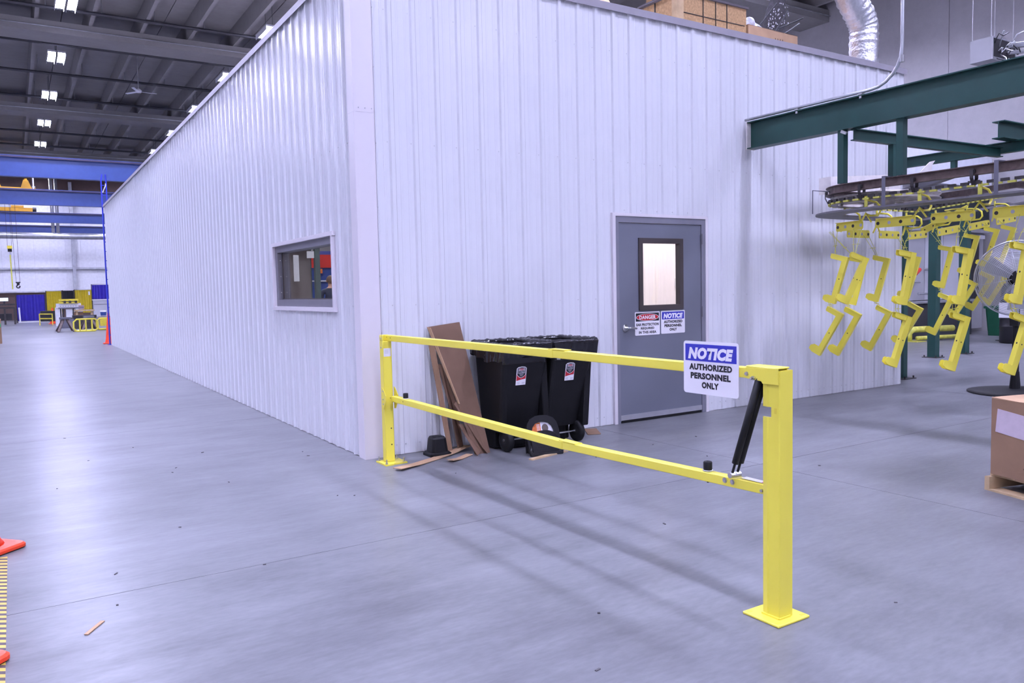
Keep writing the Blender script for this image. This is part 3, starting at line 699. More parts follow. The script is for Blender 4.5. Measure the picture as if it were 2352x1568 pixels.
# ================================================================== CONES AND TAPE AT LEFT
def cone(x, y, rz, label, h=.71, sc=1):
    t = thing('traffic_cone', (x, y, 0), label, 'cone', 'orange traffic cones')
    hs = .188*sc; c, s_ = math.cos(rz), math.sin(rz)
    rg = lambda z, k: [(x+(px*c-py*s_), y+(px*s_+py*c), z) for px, py, _ in rr(-hs*k, hs*k, -hs*k, hs*k, .04*sc, 0)]
    loft([rg(.008, 1), rg(.024, 1), rg(.034, .95), rg(.040, .80)], 'base', ORANGE, t)
    loft([rg(.0, .97), rg(.008, .97)], 'foot', RUBBER, t)
    MB().lathe([(.145*sc, .038), (.13*sc, .06), (.11*sc, .16*h), (.03*sc, h-.02), (.026*sc, h), (.018*sc, h), (.02*sc, h-.03)], (x, y, 0), 24).build('body', ORANGE, t, True)
    return t
cone(-2.818, -1.03, R(42), 'orange traffic cone at the left edge, farther end of the striped tape')
cone(-2.895, -2.735, R(45), 'orange traffic cone base in the bottom left corner of the photo')
t = thing('hazard_tape', (-2.74, -2.2, 0), 'yellow and black hazard tape on the floor between the orange cones', 'tape')
MB().box(-2.82, -2.662, -3.4, -1.2, .0005, .0015).build('tape', TAPEY, t)
b = MB(); y = -3.38
while y < -1.24:
    for x0, x1, d in ((-2.82, -2.741, .05), (-2.741, -2.662, -.05)):
        b.add([(x0, y, .0018), (x1, y+d, .0018), (x1, y+d+.030, .0018), (x0, y+.030, .0018)] if d > 0 else [(x0, y-d, .0018), (x1, y, .0018), (x1, y+.03, .0018), (x0, y-d+.03, .0018)], [(0, 1, 2, 3)])
    y += .062
b.build('stripe', TAPEK, t)
t = thing('wood_block', (-2.80, -.82, 0), 'small pale wood scrap just behind the left orange cone', 'wood')
MB().box(-2.86, -2.735, -.85, -.80, .0, .03).build('block', WOOD, t)

rn = random.Random(21); b = MB()
for i in range(46):
    x, y = rn.uniform(-2.4, 3.0), rn.uniform(-5.0, 3.0)
    if x > -.3 and y > -.9: continue
    a = rn.uniform(0, PI); l = rn.uniform(.005, .014); wd = rn.uniform(.002, .005); c_, s_ = math.cos(a), math.sin(a)
    b.obox((x, y, .002), (l*c_, l*s_, 0), (-wd*s_, wd*c_, 0), (0, 0, .002))
o = b.build('floor_debris', mat('debris_grey', (.09, .085, .09), .9, var=.6, scale=2, coord='World')); tag(o, 'small dark chips and grit scattered over the open concrete floor', 'debris'); o['kind'] = 'stuff'
# ================================================================== GREEN STEEL AND OVERHEAD CONVEYOR
def ibeam(p, q, h, wd, tf, tw, parent, name, m=GREEN):
    P, Q = Vector(p), Vector(q); d = (Q-P); u = Vector((0, 0, 1)); sd = d.cross(u).normalized(); b = MB()
    c = (P+Q)/2
    b.obox(c+u*(h/2-tf/2), d/2, sd*wd/2, u*tf/2).obox(c-u*(h/2-tf/2), d/2, sd*wd/2, u*tf/2).obox(c, d/2, sd*tw/2, u*(h/2-tf))
    return b.build(name, m, parent)
t = thing('steel_frame', (4.87, -3, 3.0), 'dark green steel I-beam frame carrying the overhead conveyor', 'frame')
ibeam((4.87, -.06, 3.19), (4.87, -9, 3.19), .31, .14, .012, .008, t, 'main_beam')
ibeam((4.87, -1.40, 2.975), (7.6, -1.50, 2.975), .115, .07, .010, .007, t, 'cross_beam')
ibeam((7.65, -.12, 3.03), (7.65, -9, 3.03), .13, .09, .010, .007, t, 'side_beam')
ibeam((7.3, -1.62, 3.20), (12.0, -1.62, 3.20), .20, .14, .012, .008, t, 'top_beam')
for y in (-1.275, -1.925): MB().box(4.833, 4.907, y-.035, y+.035, 2.49, 3.04).build('hanger_post', GREEN, t)
MB().box(5.49, 5.56, -1.45, -1.39, 2.56, 2.92).build('hanger_post', GREEN, t)
MB().box(7.62, 7.68, -.95, -.89, 2.80, 2.97).build('hanger_post', GREEN, t)
MB().bar((4.81, -1.30, 3.02), (4.81, -1.36, 2.99), .03, .02).build('beam_clamp', ZINC, t)
MB().box(4.80, 4.94, -.062, -.050, 3.03, 3.35).build('end_plate', WSHEET, t)
def floor_post(x, y, wd, z1, label):
    t = thing('floor_post', (x, y, 0), label, 'post', 'green floor posts')
    MB().box(x-wd/2, x+wd/2, y-wd/2, y+wd/2, .012, z1).build('post', GREEN, t)
    MB().box(x-.14, x+.14, y-.14, y+.14, 0, .012).build('base_plate', DARKM, t)
    for dx, dy in ((-.11, -.11), (.11, -.11), (.11, .11), (-.11, .11)): MB().tube([(x+dx, y+dy, .012), (x+dx, y+dy, .045)], .012, 6).build('anchor_bolt', DARKM, t)
floor_post(8.66, .36, .10, 2.35, 'dark green floor post half hidden behind the white wall end')
floor_post(12.12, 1.86, .15, 2.72, 'dark green floor post in the middle between the yellow hanging parts')
floor_post(13.25, 1.90, .15, 2.85, 'dark green floor post nearest the pedestal fan')
t = thing('conduit', (4.85, -1, 3.37), 'bent galvanised conduit pipe running up from the green beam', 'pipe')
arc = [(4.82, -.02, 3.375), (4.82, -1.62, 3.375)]+[(4.82, -1.62-.33*math.sin(R(a)), 3.375+.33*(1-math.cos(R(a)))) for a in (15, 30, 45, 60, 75)]+[(4.82, -1.95, 3.72), (4.82, -1.95, 9.9)]
MB().tube(arc, .0165, 10).build('pipe', GALV, t, True)
MB().tube([(4.82, -1.95, 3.565), (4.82, -1.95, 3.63)], .022, 10).build('coupling', ZINC, t)
for y in (-.75, -1.52): MB().box(4.795, 4.845, y-.02, y+.02, 3.345, 3.36).box(4.80, 4.812, y-.012, y+.012, 3.31, 3.36).build('clamp', ZINC, t)
# conveyor path: along Y, quarter turn round the wheel, away along X and slowly rising
RW, WX, WYc = .55, 5.40, -1.41
def path(s, dz, off=0):
    A = RW*PI/2; r = RW+off
    if s <= 0: return Vector((WX-r, WYc+s, dz))
    if s <= A:
        a = PI-s/RW; return Vector((WX+r*math.cos(a), WYc+r*math.sin(a), dz))
    e = s-A; z = dz+(0 if e < 1.5 else (e-1.5)*.13 if e < 4 else .325)
    return Vector((WX+e, WYc+r, z))
SS = [-7, -5, -3, -2, -1, -.5]+[i*RW*PI/2/10 for i in range(11)]+[RW*PI/2+d for d in (.3, .8, 1.4, 1.6, 2.2, 3, 4, 5, 6)]
cv = thing('overhead_conveyor', (4.87, -2, 2.4), 'grimy overhead chain conveyor with a turn wheel under green beams', 'conveyor')
def rib(h, wd, tf, tw): return [(-wd/2, -h/2), (wd/2, -h/2), (wd/2, -h/2+tf), (tw/2, -h/2+tf), (tw/2, h/2-tf), (wd/2, h/2-tf), (wd/2, h/2), (-wd/2, h/2), (-wd/2, h/2-tf), (-tw/2, h/2-tf), (-tw/2, -h/2+tf), (-wd/2, -h/2+tf)]
MB().sweep([path(s, 2.44) for s in SS], rib(.085, .07, .008, .008)).build('rail', RAILB, cv)
MB().sweep([path(s, 2.185, .0) for s in SS], [(-.14, 0), (.14, 0), (.14, .018), (.136, .018), (.136, .004), (-.136, .004), (-.136, .018), (-.14, .018)]).build('drip_pan', PANGR, cv)
wl = MB().lathe([(.46, -.035), (.535, -.04), (.54, -.02), (.515, 0), (.54, .02), (.535, .04), (.46, .035)], (WX, WYc, 2.335), 48, 2, False)
wl.f += [(i, (i+1) % 48, 6*48+(i+1) % 48, 6*48+i) for i in range(48)]
wl = wl.build('turn_wheel', WHEELG, cv, True)
MB().lathe([(.0, -.06), (.10, -.06), (.10, .09), (.04, .10), (.04, .16), (0, .16)], (WX, WYc, 2.335), 20).build('hub', WHEELG, wl, True)
for i in range(8):
    a = i*PI/4+.2; d = Vector((math.cos(a), math.sin(a), 0)); c = Vector((WX, WYc, 2.335))
    MB().bar(c+d*.09, c+d*.47, .06, .018, Vector((-d.y, d.x, 0))).build('spoke', WHEELG, wl)
MB().sweep([(5.92, -1.2, 2.42), (4.9, -2.52, 2.46)], [(-.035, -.03), (.035, -.03), (.035, .03), (.028, .03), (.028, -.022), (-.028, -.022), (-.028, .03), (-.035, .03)]).build('support_arm', STRAPG, cv)
for y in (-1.84, -2.89, -4.0): MB().bar((4.71, y, 2.485), (4.71, y, 2.19), .035, .008, (0, 1, 0)).bar((4.71, y, 2.482), (4.86, y, 2.482), .035, .008, (0, 1, 0)).build('strap', STRAPG, cv)
q = path(.35, 0, .2); MB().tube([path(.42, 2.44), Vector((q.x, q.y, 2.45)), Vector((q.x, q.y, 2.20))], .006, 6).build('guard_rod', STRAPG, cv)
# chain links and trolleys
lk = MB().box(-.034, .034, -.011, .011, -.009, .009).build('chain_link', YCHAIN, cv)
ld = MB().box(-.034, .034, -.013, .013, -.013, .013).build('chain_link', DARKM, cv)
def place(o, p, d): o.location = p; o.rotation_euler = (0, -math.asin(max(-1, min(1, d.z))), math.atan2(d.y, d.x))
first = True; s = -3.4; i = 0
while s < 5.6:
    p = path(s, 2.315); d = (path(s+.03, 2.315)-path(s-.03, 2.315)).normalized(); o = lk if i % 2 == 0 else ld
    if i > 1: o = o.copy(); C.objects.link(o)
    o.matrix_parent_inverse = Matrix.Translation(-WL[cv.name])
    place(o, p+Vector((0, 0, -.012 if i % 2 == 0 else .012)), d); s += .058; i += 1
def trolley(s):
    p = path(s, 2.44); d = (path(s+.02, 0)-path(s-.02, 0)); d.z = 0; d.normalize(); n = Vector((-d.y, d.x, 0))
    b = MB()
    for k in (-1, 1):
        b.tube([p+n*k*.018+Vector((0, 0, -.012)), p+n*k*.035+Vector((0, 0, -.012))], .026, 12)
        b.bar(p+n*k*.042+Vector((0, 0, .0)), p+n*k*.042+Vector((0, 0, -.07)), .03, .007, d).bar(p+n*k*.042+Vector((0, 0, -.07)), p+n*k*.012+Vector((0, 0, -.13)), .03, .007, d)
    b.bar(p+d*-.05+Vector((0, 0, -.10)), p+d*.05+Vector((0, 0, -.10)), .02, .02)
    b.build('trolley', DARKM, cv)
BARS = [-.93, -.37, .19, .75, 1.31, 1.87, 2.43]   # load-bar joints along the path
for s in (-3.0, -1.9, -1.22, -.66, -.10, .46, 1.0, 1.58, 2.14, 2.9): trolley(s)
# white sheet guard behind the rail
t = thing('sheet_guard', (6.5, -.45, 2.6), 'dirty white sheet metal guard behind the conveyor rail', 'guard')
MB().prism([(5.86, -.42, 2.52), (7.30, -.42, 2.60), (7.30, -.42, 2.84), (5.86, -.42, 2.73)], (0, .012, 0)).build('sheet', WSHEET, t)
MB().prism([(5.86, -.42, 2.52), (5.86, -.42, 2.73), (5.80, -.30, 2.72), (5.80, -.30, 2.52)], (.006, .005, 0)).build('end_flange', WSHEET, t)
MB().prism([(6.98, -.75, 2.72), (7.45, -.75, 2.74), (7.45, -.75, 2.92), (7.52, -.75, 2.985), (7.40, -.75, 2.96), (7.2, -.75, 2.83)], (0, .006, 0)).build('torn_sheet', WSHEET, t)

# load bars, hooks
def hook_pts(p, d, n, zt):   # C-hook from the chain, round the outside of the pan, back below
    o = []
    for a, b in ((0, zt+.02), (0, zt-.012), (.06, zt-.018), (.14, zt-.03), (.185, zt-.065), (.195, zt-.125), (.165, zt-.162), (.06, zt-.168), (0, zt-.155)):
        o.append(p+n*a+Vector((0, 0, b)))
    return o
def load_bar(s0, s1, label, zoff=0):
    a, b = path(s0, 2.04+zoff), path(s1, 2.04+zoff); d = b-a; L_ = d.length; d.normalize(); u = Vector((0, 0, 1)); u = (u-d*u.dot(d)).normalized(); n = d.cross(u)
    t = thing('load_bar', (a+b)/2, label, 'rack bar', 'yellow load bars on the conveyor')
    A, B = a+d*.04, b-d*.04; L2 = (B-A).length; h = .088; r = .018; m_ = MB(); pts = []
    for cx, cy, a0 in ((L2-r, h/2-r, 0), (r, h/2-r, 90), (r, -h/2+r, 180), (L2-r, -h/2+r, 270)):
        for q in range(4): an = R(a0+q*30); pts.append(A+d*(cx+r*math.cos(an))+u*(cy+r*math.sin(an)))
    m_.prism(pts, n*.008); m_.obox((A+B)/2+u*(h/2)-n*.012, d*(L2/2-.02), n*.018, u*.003); m_.build('plate', YEL, t)
    for i in range(4):
        c = A+d*(L2*(.07+.287*i))+n*-.0002
        MB().tube([c-n*.0022, c+n*.0105], .017, 14).build('hole', GREYL if i % 2 == 0 else DARKM, t)
    # linking yoke at the start end and its C-hook
    m2 = MB().tube([A+d*.03+u*.02, a-d*.0+u*.115, a+u*.125, a+u*.115-d*.0, a-d*.07+u*.02], .009, 6); m2.build('link', YEL, t)
    nn = Vector((-d.y, d.x, 0)).normalized(); 
    if nn.dot(Vector((WX, WYc-1.2, 0))-Vector((a.x, a.y, 0))) < 0: nn = -nn
    pp = Vector((a.x, a.y, 0)); MB().tube(hook_pts(pp, d, -nn if False else nn, 2.30+a.z-2.04), .011, 7).build('hook', YEL, t, True)
    MB().obox(Vector((a.x, a.y, a.z+.235)), d*.018, nn*.004, u*.055).build('hanger_tab', YCHAIN, t)
    return t
defs = [(-1.90, -1.345, 0, 'yellow load bar of the near lane cut off by the right edge of the photo'),
        (-1.275, -.785, 0, 'yellow load bar of the near lane, second from the right edge'),
        (-.715, -.215, 0, 'yellow load bar of the near lane, third from the right edge'),
        (-.15, .30, 0, 'yellow load bar at the left tip of the conveyor turn'),
        (.97, 1.47, -.03, 'small-looking yellow load bar in the rear lane, leftmost behind the turn'),
        (1.58, 2.07, -.03, 'small-looking yellow load bar in the rear lane, middle one behind the turn'),
        (2.18, 2.66, -.04, 'small-looking yellow load bar in the rear lane, last before the sloping bar'),
        (2.82, 3.42, -.05, 'yellow load bar of the rear lane partly behind the steeply tilted one'),
        (3.55, 4.15, -.06, 'dull yellow load bar far back in the rear lane above the fan'),
        (4.25, 4.85, -.06, 'dull yellow load bar far back in the rear lane at the right edge')]
for s0, s1, zo, lb in defs: load_bar(s0, s1, lb, zo)
t = thing('load_bar', (7.85, -.62, 2.22), 'yellow load bar tilted steeply upward behind the near lane', 'rack bar', 'yellow load bars on the conveyor')
A, B = Vector((7.45, -.62, 2.09)), Vector((8.55, -.62, 2.43)); d = (B-A).normalized(); u = Vector((-d.z, 0, d.x)); n = d.cross(u)
MB().obox((A+B)/2, (B-A)/2, u*.045, n*.005).build('plate', YEL, t)
for i in range(6): c = A+(B-A)*(.06+.176*i); MB().tube([c-n*.007, c+n*.007], .014, 12).build('hole', DARKM, t)
MB().tube([(8.15, -.62, 2.36), (8.0, -.62, 2.38), (7.95, -.75, 2.38), (8.2, -.80, 2.40), (8.3, -.78, 2.52), (8.2, -.7, 2.60)], .011, 7).build('hook', YEL, t, True)

# Z-brackets hanging in two tiers: corner position, tilt in plane, arm direction
def bracket(corner, th, hd, label, wires, foot=True, front=False):
    c = Vector(corner); h = Vector(hd).normalized(); up_ = Vector((0, 0, 1)); n = h.cross(up_)
    t = thing('z_bracket', c, label, 'bracket', 'yellow Z-brackets hanging from the conveyor')
    e1 = h*math.cos(th)+up_*math.sin(th)            # arm direction (outward and up)
    e2 = h*math.sin(th)-up_*math.cos(th)            # leg direction (down, drifting the same way)
    Lg, La, Lf, W = .51, .185, .085, .055
    th_ = .005
    # arm: U channel, web on top, open below
    a = MB(); a.obox(c+e1*La/2-e2*0+e2*(-W/2+th_/2)*0+e2*(-.0), e1*La/2, n*W/2, e2*th_/2)
    for k in (-1, 1):
        a.prism([c+e1*(-.0)+n*k*(W/2-th_)+e2*0, c+e1*(La)+n*k*(W/2-th_)+e2*0, c+e1*(La)+n*k*(W/2-th_)+e2*.035, c+e1*(La-.012)+n*k*(W/2-th_)+e2*.05, c+n*k*(W/2-th_)+e2*.05], n*th_*(1 if k > 0 else 1))
    a.build('arm', YEL, t)
    # leg: square tube, open ended
    l = MB(); cc = c-e1*0+e1*(W/2-.0)*0
    for k in (-1, 1): l.obox(c+e2*Lg/2+n*k*(W/2-th_/2)+e1*W/2, e2*Lg/2, n*th_/2, e1*W/2)
    l.obox(c+e2*Lg/2+e1*th_/2, e2*Lg/2, n*(W/2-th_), e1*th_/2)
    l.obox(c+e2*(Lg/2+.02)+e1*(W-th_/2), e2*(Lg/2-.02), n*(W/2-th_), e1*th_/2)
    l.build('leg', YEL, t)
    hc = c+e2*Lg*.46; MB().tube([hc+e1*(W+.0003), hc+e1*(W+.001)], .008, 10).build('leg_hole', SIGNK, t)
    for k in (-1, 1): q = c+e2*Lg*.47+e1*W*.5+n*k*(W/2); MB().tube([q+n*k*.0003, q+n*k*.001], .006, 8).build('leg_hole', SIGNK, t)
    if foot:
        f = MB()
        for k in (-1, 1):
            q = c+e2*Lg+e1*W+n*k*(W/2-th_/2)-n*th_/2
            f.prism([q-e2*.075, q-e2*.075+e1*(Lf*.8), q-e2*.06+e1*Lf, q-e2*.02+e1*Lf, q-e2*.0+e1*(Lf*.5), q+e1*0], n*th_)
        f.obox(c+e2*(Lg-.004)+e1*(W/2+.02), e1*.045, n*(W/2-th_), e2*.002).build('foot', YEL, t)
    for (p, q) in wires:
        MB().tube([Vector(p), (Vector(p)*.35+Vector(q)*.65)+n*.012, Vector(q)], .0028, 5).build('hanging_wire', YCHAIN, t)
        k = Vector(p)*.35+Vector(q)*.65; MB().tube([k-e1*.02+up_*.012, k+e1*.02-up_*.005], .0025, 4).build('wire_twist', YCHAIN, t)
    return t
def axes(th, hd):
    h = Vector(hd).normalized(); up_ = Vector((0, 0, 1)); return h.cross(up_), h*math.cos(th)+up_*math.sin(th), h*math.sin(th)-up_*math.cos(th)
def wires_up(c, th, hd):           # two wires from the arm up to the load bar above
    n, e1, e2 = axes(th, hd); a = Vector(c)+e1*.15
    s = min([q*.02-3 for q in range(450)], key=lambda q: (path(q, 0)-Vector((a.x, a.y, path(q, 0).z))).length)
    k = 1 if (path(s+.05, 0)-path(s-.05, 0)).dot(n) > 0 else -1
    return [(path(s+k*.05, 2.01), a+n*.02), (path(s-k*.05, 2.01), a-n*.02)]
def wires_between(c, th, hd, cu, thu, hdu):   # two wires from the foot of the bracket above
    n, e1, e2 = axes(th, hd); nu, u1, u2 = axes(thu, hdu); a = Vector(c)+e1*.15; f = Vector(cu)+u2*.49+u1*.09
    return [(f+nu*.02, a+n*.02), (f-nu*.02, a-n*.02)]
NEAR, REAR = (-.93, .36, 0), (-.25, .97, 0)
top = [((4.845, -2.085, 1.722), 11, NEAR, 'upper near-lane yellow Z-bracket with open end, in front of the thin green post', 2.0),
       ((4.83, -2.63, 1.728), 10, NEAR, 'upper near-lane yellow Z-bracket with open end, middle one before the green posts', 2.0),
       ((4.84, -3.115, 1.735), 11, NEAR, 'upper yellow Z-bracket cut by the right edge of the photo', 2.0),
       ((4.90, -1.56, 1.69), 24, (-.80, .6, 0), 'upper yellow Z-bracket with open end, second from the left', 2.0),
       ((4.95, -1.30, 1.715), 16, REAR, 'leftmost upper yellow Z-bracket seen from the side', 2.0),
       ((5.27, -1.31, 1.70), 13, (-.5, .85, 0), 'upper yellow Z-bracket mostly hidden behind the second from the left', 2.0),
       ((5.93, -1.15, 1.712), 15, REAR, 'upper yellow Z-bracket of the rear row, left of the first green post', 1.97),
       ((6.60, -1.12, 1.73), 15, REAR, 'upper yellow Z-bracket of the rear row, right in front of the first green post', 1.97),
       ((7.33, -1.12, 1.849), 13, REAR, 'upper yellow Z-bracket of the rear row, between the two thick green posts', 2.0),
       ((7.97, -1.09, 2.01), 14, REAR, 'raised yellow Z-bracket of the rear row before the second thick green post', 2.2),
       ((8.52, -1.06, 2.104), 17, REAR, 'raised yellow Z-bracket of the rear row left above the fan cage', 2.28),
       ((8.96, -1.06, 2.135), 18, REAR, 'raised yellow Z-bracket of the rear row seen through the top of the fan', 2.3)]
low = [((4.83, -2.06, 1.10), 19, NEAR, 'lower yellow Z-bracket with open end, left one of the near lane'),
       ((4.82, -2.62, 1.11), 18, NEAR, 'lower yellow Z-bracket with open end, middle one of the near lane'),
       ((4.83, -3.13, 1.11), 19, NEAR, 'lower yellow Z-bracket with open end at the right edge of the photo'),
       ((4.865, -1.30, 1.116), 29, REAR, 'leftmost lower yellow Z-bracket reaching furthest down the white wall'),
       ((5.125, -1.335, 1.105), 28, REAR, 'lower yellow Z-bracket, second from the left against the white wall'),
       ((5.98, -1.15, 1.10), 27, REAR, 'lower yellow Z-bracket of the rear row just left of the wall end'),
       ((6.66, -1.12, 1.116), 29, REAR, 'lower yellow Z-bracket of the rear row crossing the thin green post'),
       ((7.33, -1.12, 1.227), 24, REAR, 'lower yellow Z-bracket of the rear row crossing the middle green post'),
       ((7.94, -1.09, 1.397), 30, REAR, 'lower yellow Z-bracket half hidden behind the middle near-lane one'),
       ((8.414, -1.06, 1.48), 29, REAR, 'lower yellow Z-bracket at the left rim of the fan cage'),
       ((8.83, -1.06, 1.536), 29, REAR, 'lower yellow Z-bracket seen through the middle of the fan')]
for c, a, h, lb, zt in top: bracket(c, R(a), h, lb, wires_up(c, R(a), h))
for (c, a, h, lb), k in zip(low, (0, 1, 2, 4, 5, 6, 7, 8, 9, 10, 11)): bracket(c, R(a), h, lb, wires_between(c, R(a), h, top[k][0], R(top[k][1]), top[k][2]))

# ================================================================== RIGHT BACKGROUND
t = thing('wash_booth', (17.6, 5.4, 0), 'long grey industrial wash booth with panel doors behind the green posts', 'machine')
MB().box(14.2, 20.4, 5.2, 8.2, .1, 3.95).build('body', OVEN, t)
MB().box(14.1, 19.0, 4.75, 5.2, .0, .88).build('base', mat('booth_base', (.035, .035, .04), .6), t)
MB().box(14.1, 19.6, 4.70, 5.2, .88, .93).build('ledge', GALV, t)
xe = [14.2, 15.3, 16.45, 17.4, 18.25, 19.2]
for i in range(len(xe)-1): MB().box(xe[i]+.01, xe[i+1]-.01, 5.12, 5.2, .95, 2.72).build('panel', OVENL if i != 2 else OVEN, t)
MB().box(14.2, 20.4, 5.0, 5.2, 2.72, 2.82).build('rail', GALV, t)
MB().box(14.2, 20.4, 5.05, 5.2, 2.82, 3.70).build('dark_band', mat('booth_dark', (.012, .02, .022), .6), t)
MB().box(14.2, 20.4, 5.0, 8.2, 3.95, 4.75).build('top_panel', mat('booth_white', (.78, .80, .86), .5), t)
MB().box(19.25, 20.0, 5.1, 5.2, .9, 2.55).build('opening', SIGNK, t)
MB().box(19.15, 19.25, 5.0, 5.2, .3, 2.65).box(19.15, 20.1, 5.0, 5.2, 2.55, 2.65).build('door_frame', OVENL, t)
MB().tube([(17.35, 5.08, 1.74), (17.35, 5.0, 1.74), (17.75, 4.98, 1.77)], .035, 8).build('lever_handle', ZINC, t)
MB().tube([(16.2, 5.0, 1.42), (17.0, 5.0, 1.42)], .025, 8).tube([(16.0, 5.0, 1.38), (16.0, 5.0, .95)], .025, 8).tube([(16.9, 4.98, 1.12), (17.75, 4.98, 1.12), (17.75, 4.98, .5)], .03, 8).tube([(15.4, 5.0, 1.0), (16.2, 5.0, 1.0)], .025, 8).build('pipe', GALV, t)
MB().tube([(16.75, 4.98, 1.62), (16.95, 4.98, 1.74)], .05, 8).build('red_valve', REDP, t)
MB().box(15.85, 16.4, 5.10, 5.115, .70, .98).build('notice_paper', SIGNW, t)
t = thing('guard_rail', (15.6, 4.35, 0), 'low yellow-green pipe guard on the floor behind the green post', 'guard')
MB().tube([(15.62, 4.45, .02), (15.62, 4.45, .20), (15.75, 4.42, .28), (16.9, 4.1, .28)], .075, 10).tube([(15.7, 4.3, .08), (16.9, 4.0, .08)], .05, 8).build('pipe', YCHAIN, t, True)
MB().box(15.45, 15.85, 4.15, 4.5, 0, .015).build('foot_plate', YCHAIN, t)
t = thing('guard_rail', (17.2, 2.5, 0), 'short yellow-green floor guard beside the black drum', 'guard')
MB().tube([(16.5, 2.12, .07), (17.6, 1.7, .07)], .05, 8).build('pipe', YCHAIN, t); MB().box(16.35, 16.7, 1.95, 2.2, 0, .015).build('foot_plate', YCHAIN, t)
t = thing('waste_bin', (19.0, 4.0, 0), 'dark green plastic bin standing far back by the wall', 'bin')
loft([rr(18.72, 19.2, 3.75, 4.2, .05, .0), rr(18.66, 19.26, 3.7, 4.25, .05, .74)], 'body', GREEND, t); loft([rr(18.63, 19.29, 3.67, 4.28, .05, .70), rr(18.63, 19.29, 3.67, 4.28, .05, .76)], 'rim', GREEND, t)
t = thing('bollard', (17.1, 3.05, 0), 'thin yellow pipe post beside the green bin', 'post')
MB().tube([(17.1, 3.05, 0), (17.1, 3.05, 1.62)], .05, 10).build('pipe', YELD, t); MB().box(17.0, 17.2, 2.95, 3.15, 0, .012).build('foot_plate', DARKM, t)
t = thing('drum', (16.55, 2.55, 0), 'black drum with a white paper label behind the fan pole', 'drum')
MB().lathe([(.25, 0), (.27, .02), (.27, .35), (.28, .37), (.27, .39), (.27, .72), (.28, .74), (.27, .76), (.27, 1.05), (.25, 1.07), (.25, 1.35)], (16.55, 2.55, 0), 24).build('body', SIGNK, t, True)
MB().box(16.25, 16.262, 2.4, 2.72, .58, .92).obox((16.42, 2.28, .75), (.15, .0, 0), (0, .003, 0), (0, 0, .17)).build('paper_label', SIGNW, t)
# pedestal fan
fx, fy, fz = 8.17, -1.45, 1.46
t = thing('pedestal_fan', (fx, fy, 0), 'large pedestal fan with wire cage on a black pole', 'fan')
MB().lathe([(.62, 0), (.62, .012), (.50, .03), (.12, .07), (.0, .08)], (fx+.12, fy-.03, 0), 32).build('base', RUBBER, t, True)
MB().tube([(fx, fy, .06), (fx, fy, .28)], .065, 12, False, .045).tube([(fx, fy, .2), (fx, fy, .95)], .04, 12).build('pole', RUBBER, t)
MB().tube([(fx, fy, .95), (fx, fy, 1.36)], .025, 10).build('inner_pole', GALV, t)
MB().box(fx-.06, fx+.02, fy-.05, fy+.05, .86, .98).build('collar', RUBBER, t)
ax = Vector((-.86, -.50, 0)).normalized(); sx_ = Vector((-ax.y, ax.x, 0)); hub = Vector((fx, fy, fz)); U = Vector((0, 0, 1))
MB().tube([hub-ax*.16, hub+ax*.02], .10, 16).tube([hub-ax*.22, hub-ax*.16], .07, 14).tube([hub+Vector((0, 0, -.1)), hub+Vector((.0, 0, -.22))], .05, 10).build('motor', RUBBER, t, True)
MB().tube([hub-ax*.13, hub-ax*.10], .102, 20).build('badge', YELD, t)
MB().tube([hub+ax*.115, hub+ax*.125], .07, 20).build('hub_cap', RUBBER, t)
for kk in range(3):
    a = kk*2*PI/3+.5; d = sx_*math.cos(a)+U*math.sin(a); e = (-sx_*math.sin(a)+U*math.cos(a)); b = MB()
    v = [hub+ax*.06+d*.08-e*.05, hub+ax*.02+d*.08+e*.05, hub+ax*.0+d*.38+e*.11, hub+ax*.07+d*.40-e*.10]
    b.prism(v, ax*.004).build('blade', GALV, t)
cg = MB(); RC = .47
for side in (1, -1):
    for r in [0.10+.0195*i for i in range(19)]:
        off = side*(.11-.08*(r/RC)**3)+.02
        cg.tube([hub+ax*off+(sx_*math.cos(2*PI*j/40)+U*math.sin(2*PI*j/40))*r for j in range(40)], .003, 4, True)
    for j in range(8):
        a = j*PI/4+.2; d = sx_*math.cos(a)+U*math.sin(a)
        cg.tube([hub+ax*(side*.11+.02)+d*.07, hub+ax*(side*.10+.02)+d*.25, hub+ax*(side*.03+.02)+d*RC], .0035, 4)
o = cg.build('cage_wires', GALV, t); o['kind'] = 'stuff'
MB().tube([hub+ax*.02+(sx_*math.cos(2*PI*j/48)+U*math.sin(2*PI*j/48))*RC for j in range(48)], .010, 6, True).build('cage_rim', GALV, t)
# hanging junction / heater box
t = thing('junction_box', (15, 2.5, 6.2), 'grey metal box hung from wires with loose cables spilling out', 'box')
hx0, hx1, hy0, hy1, hz0, hz1 = 14.0, 14.9, 1.82, 2.26, 5.78, 6.22
MB().box(hx0, hx1, hy0+.02, hy1, hz0, hz1).build('body', OVEN, t)
fo = MB().box(hx0, hx0+.03, hy0, hy0+.02, hz0, hz1).box(hx1-.03, hx1, hy0, hy0+.02, hz0, hz1).box(hx0+.03, hx1-.03, hy0, hy0+.02, hz0, hz0+.05).box(hx0+.03, hx1-.03, hy0, hy0+.02, hz1-.03, hz1).build('front_rim', GALV, t)
MB().box(hx0+.03, hx1-.03, hy0+.01, hy0+.022, hz0+.05, hz1-.03).build('open_front', SIGNK, t)
rn = random.Random(3); cb = MB(); cs = MB()
for i in range(16):
    p = [Vector((rn.uniform(hx0+.1, hx1-.1), hy0+.02, rn.uniform(hz0+.1, hz1-.05)))]
    for q in range(4): p.append(p[-1]+Vector((rn.uniform(-.15, .15), rn.uniform(-.10, .01), rn.uniform(-.12, .12))))
    (cb if i % 2 else cs).tube(p, .012, 5)
cb.build('cable', SIGNK, t, True)['kind'] = 'stuff'; cs.build('foil_cable', FOIL, t, True)['kind'] = 'stuff'
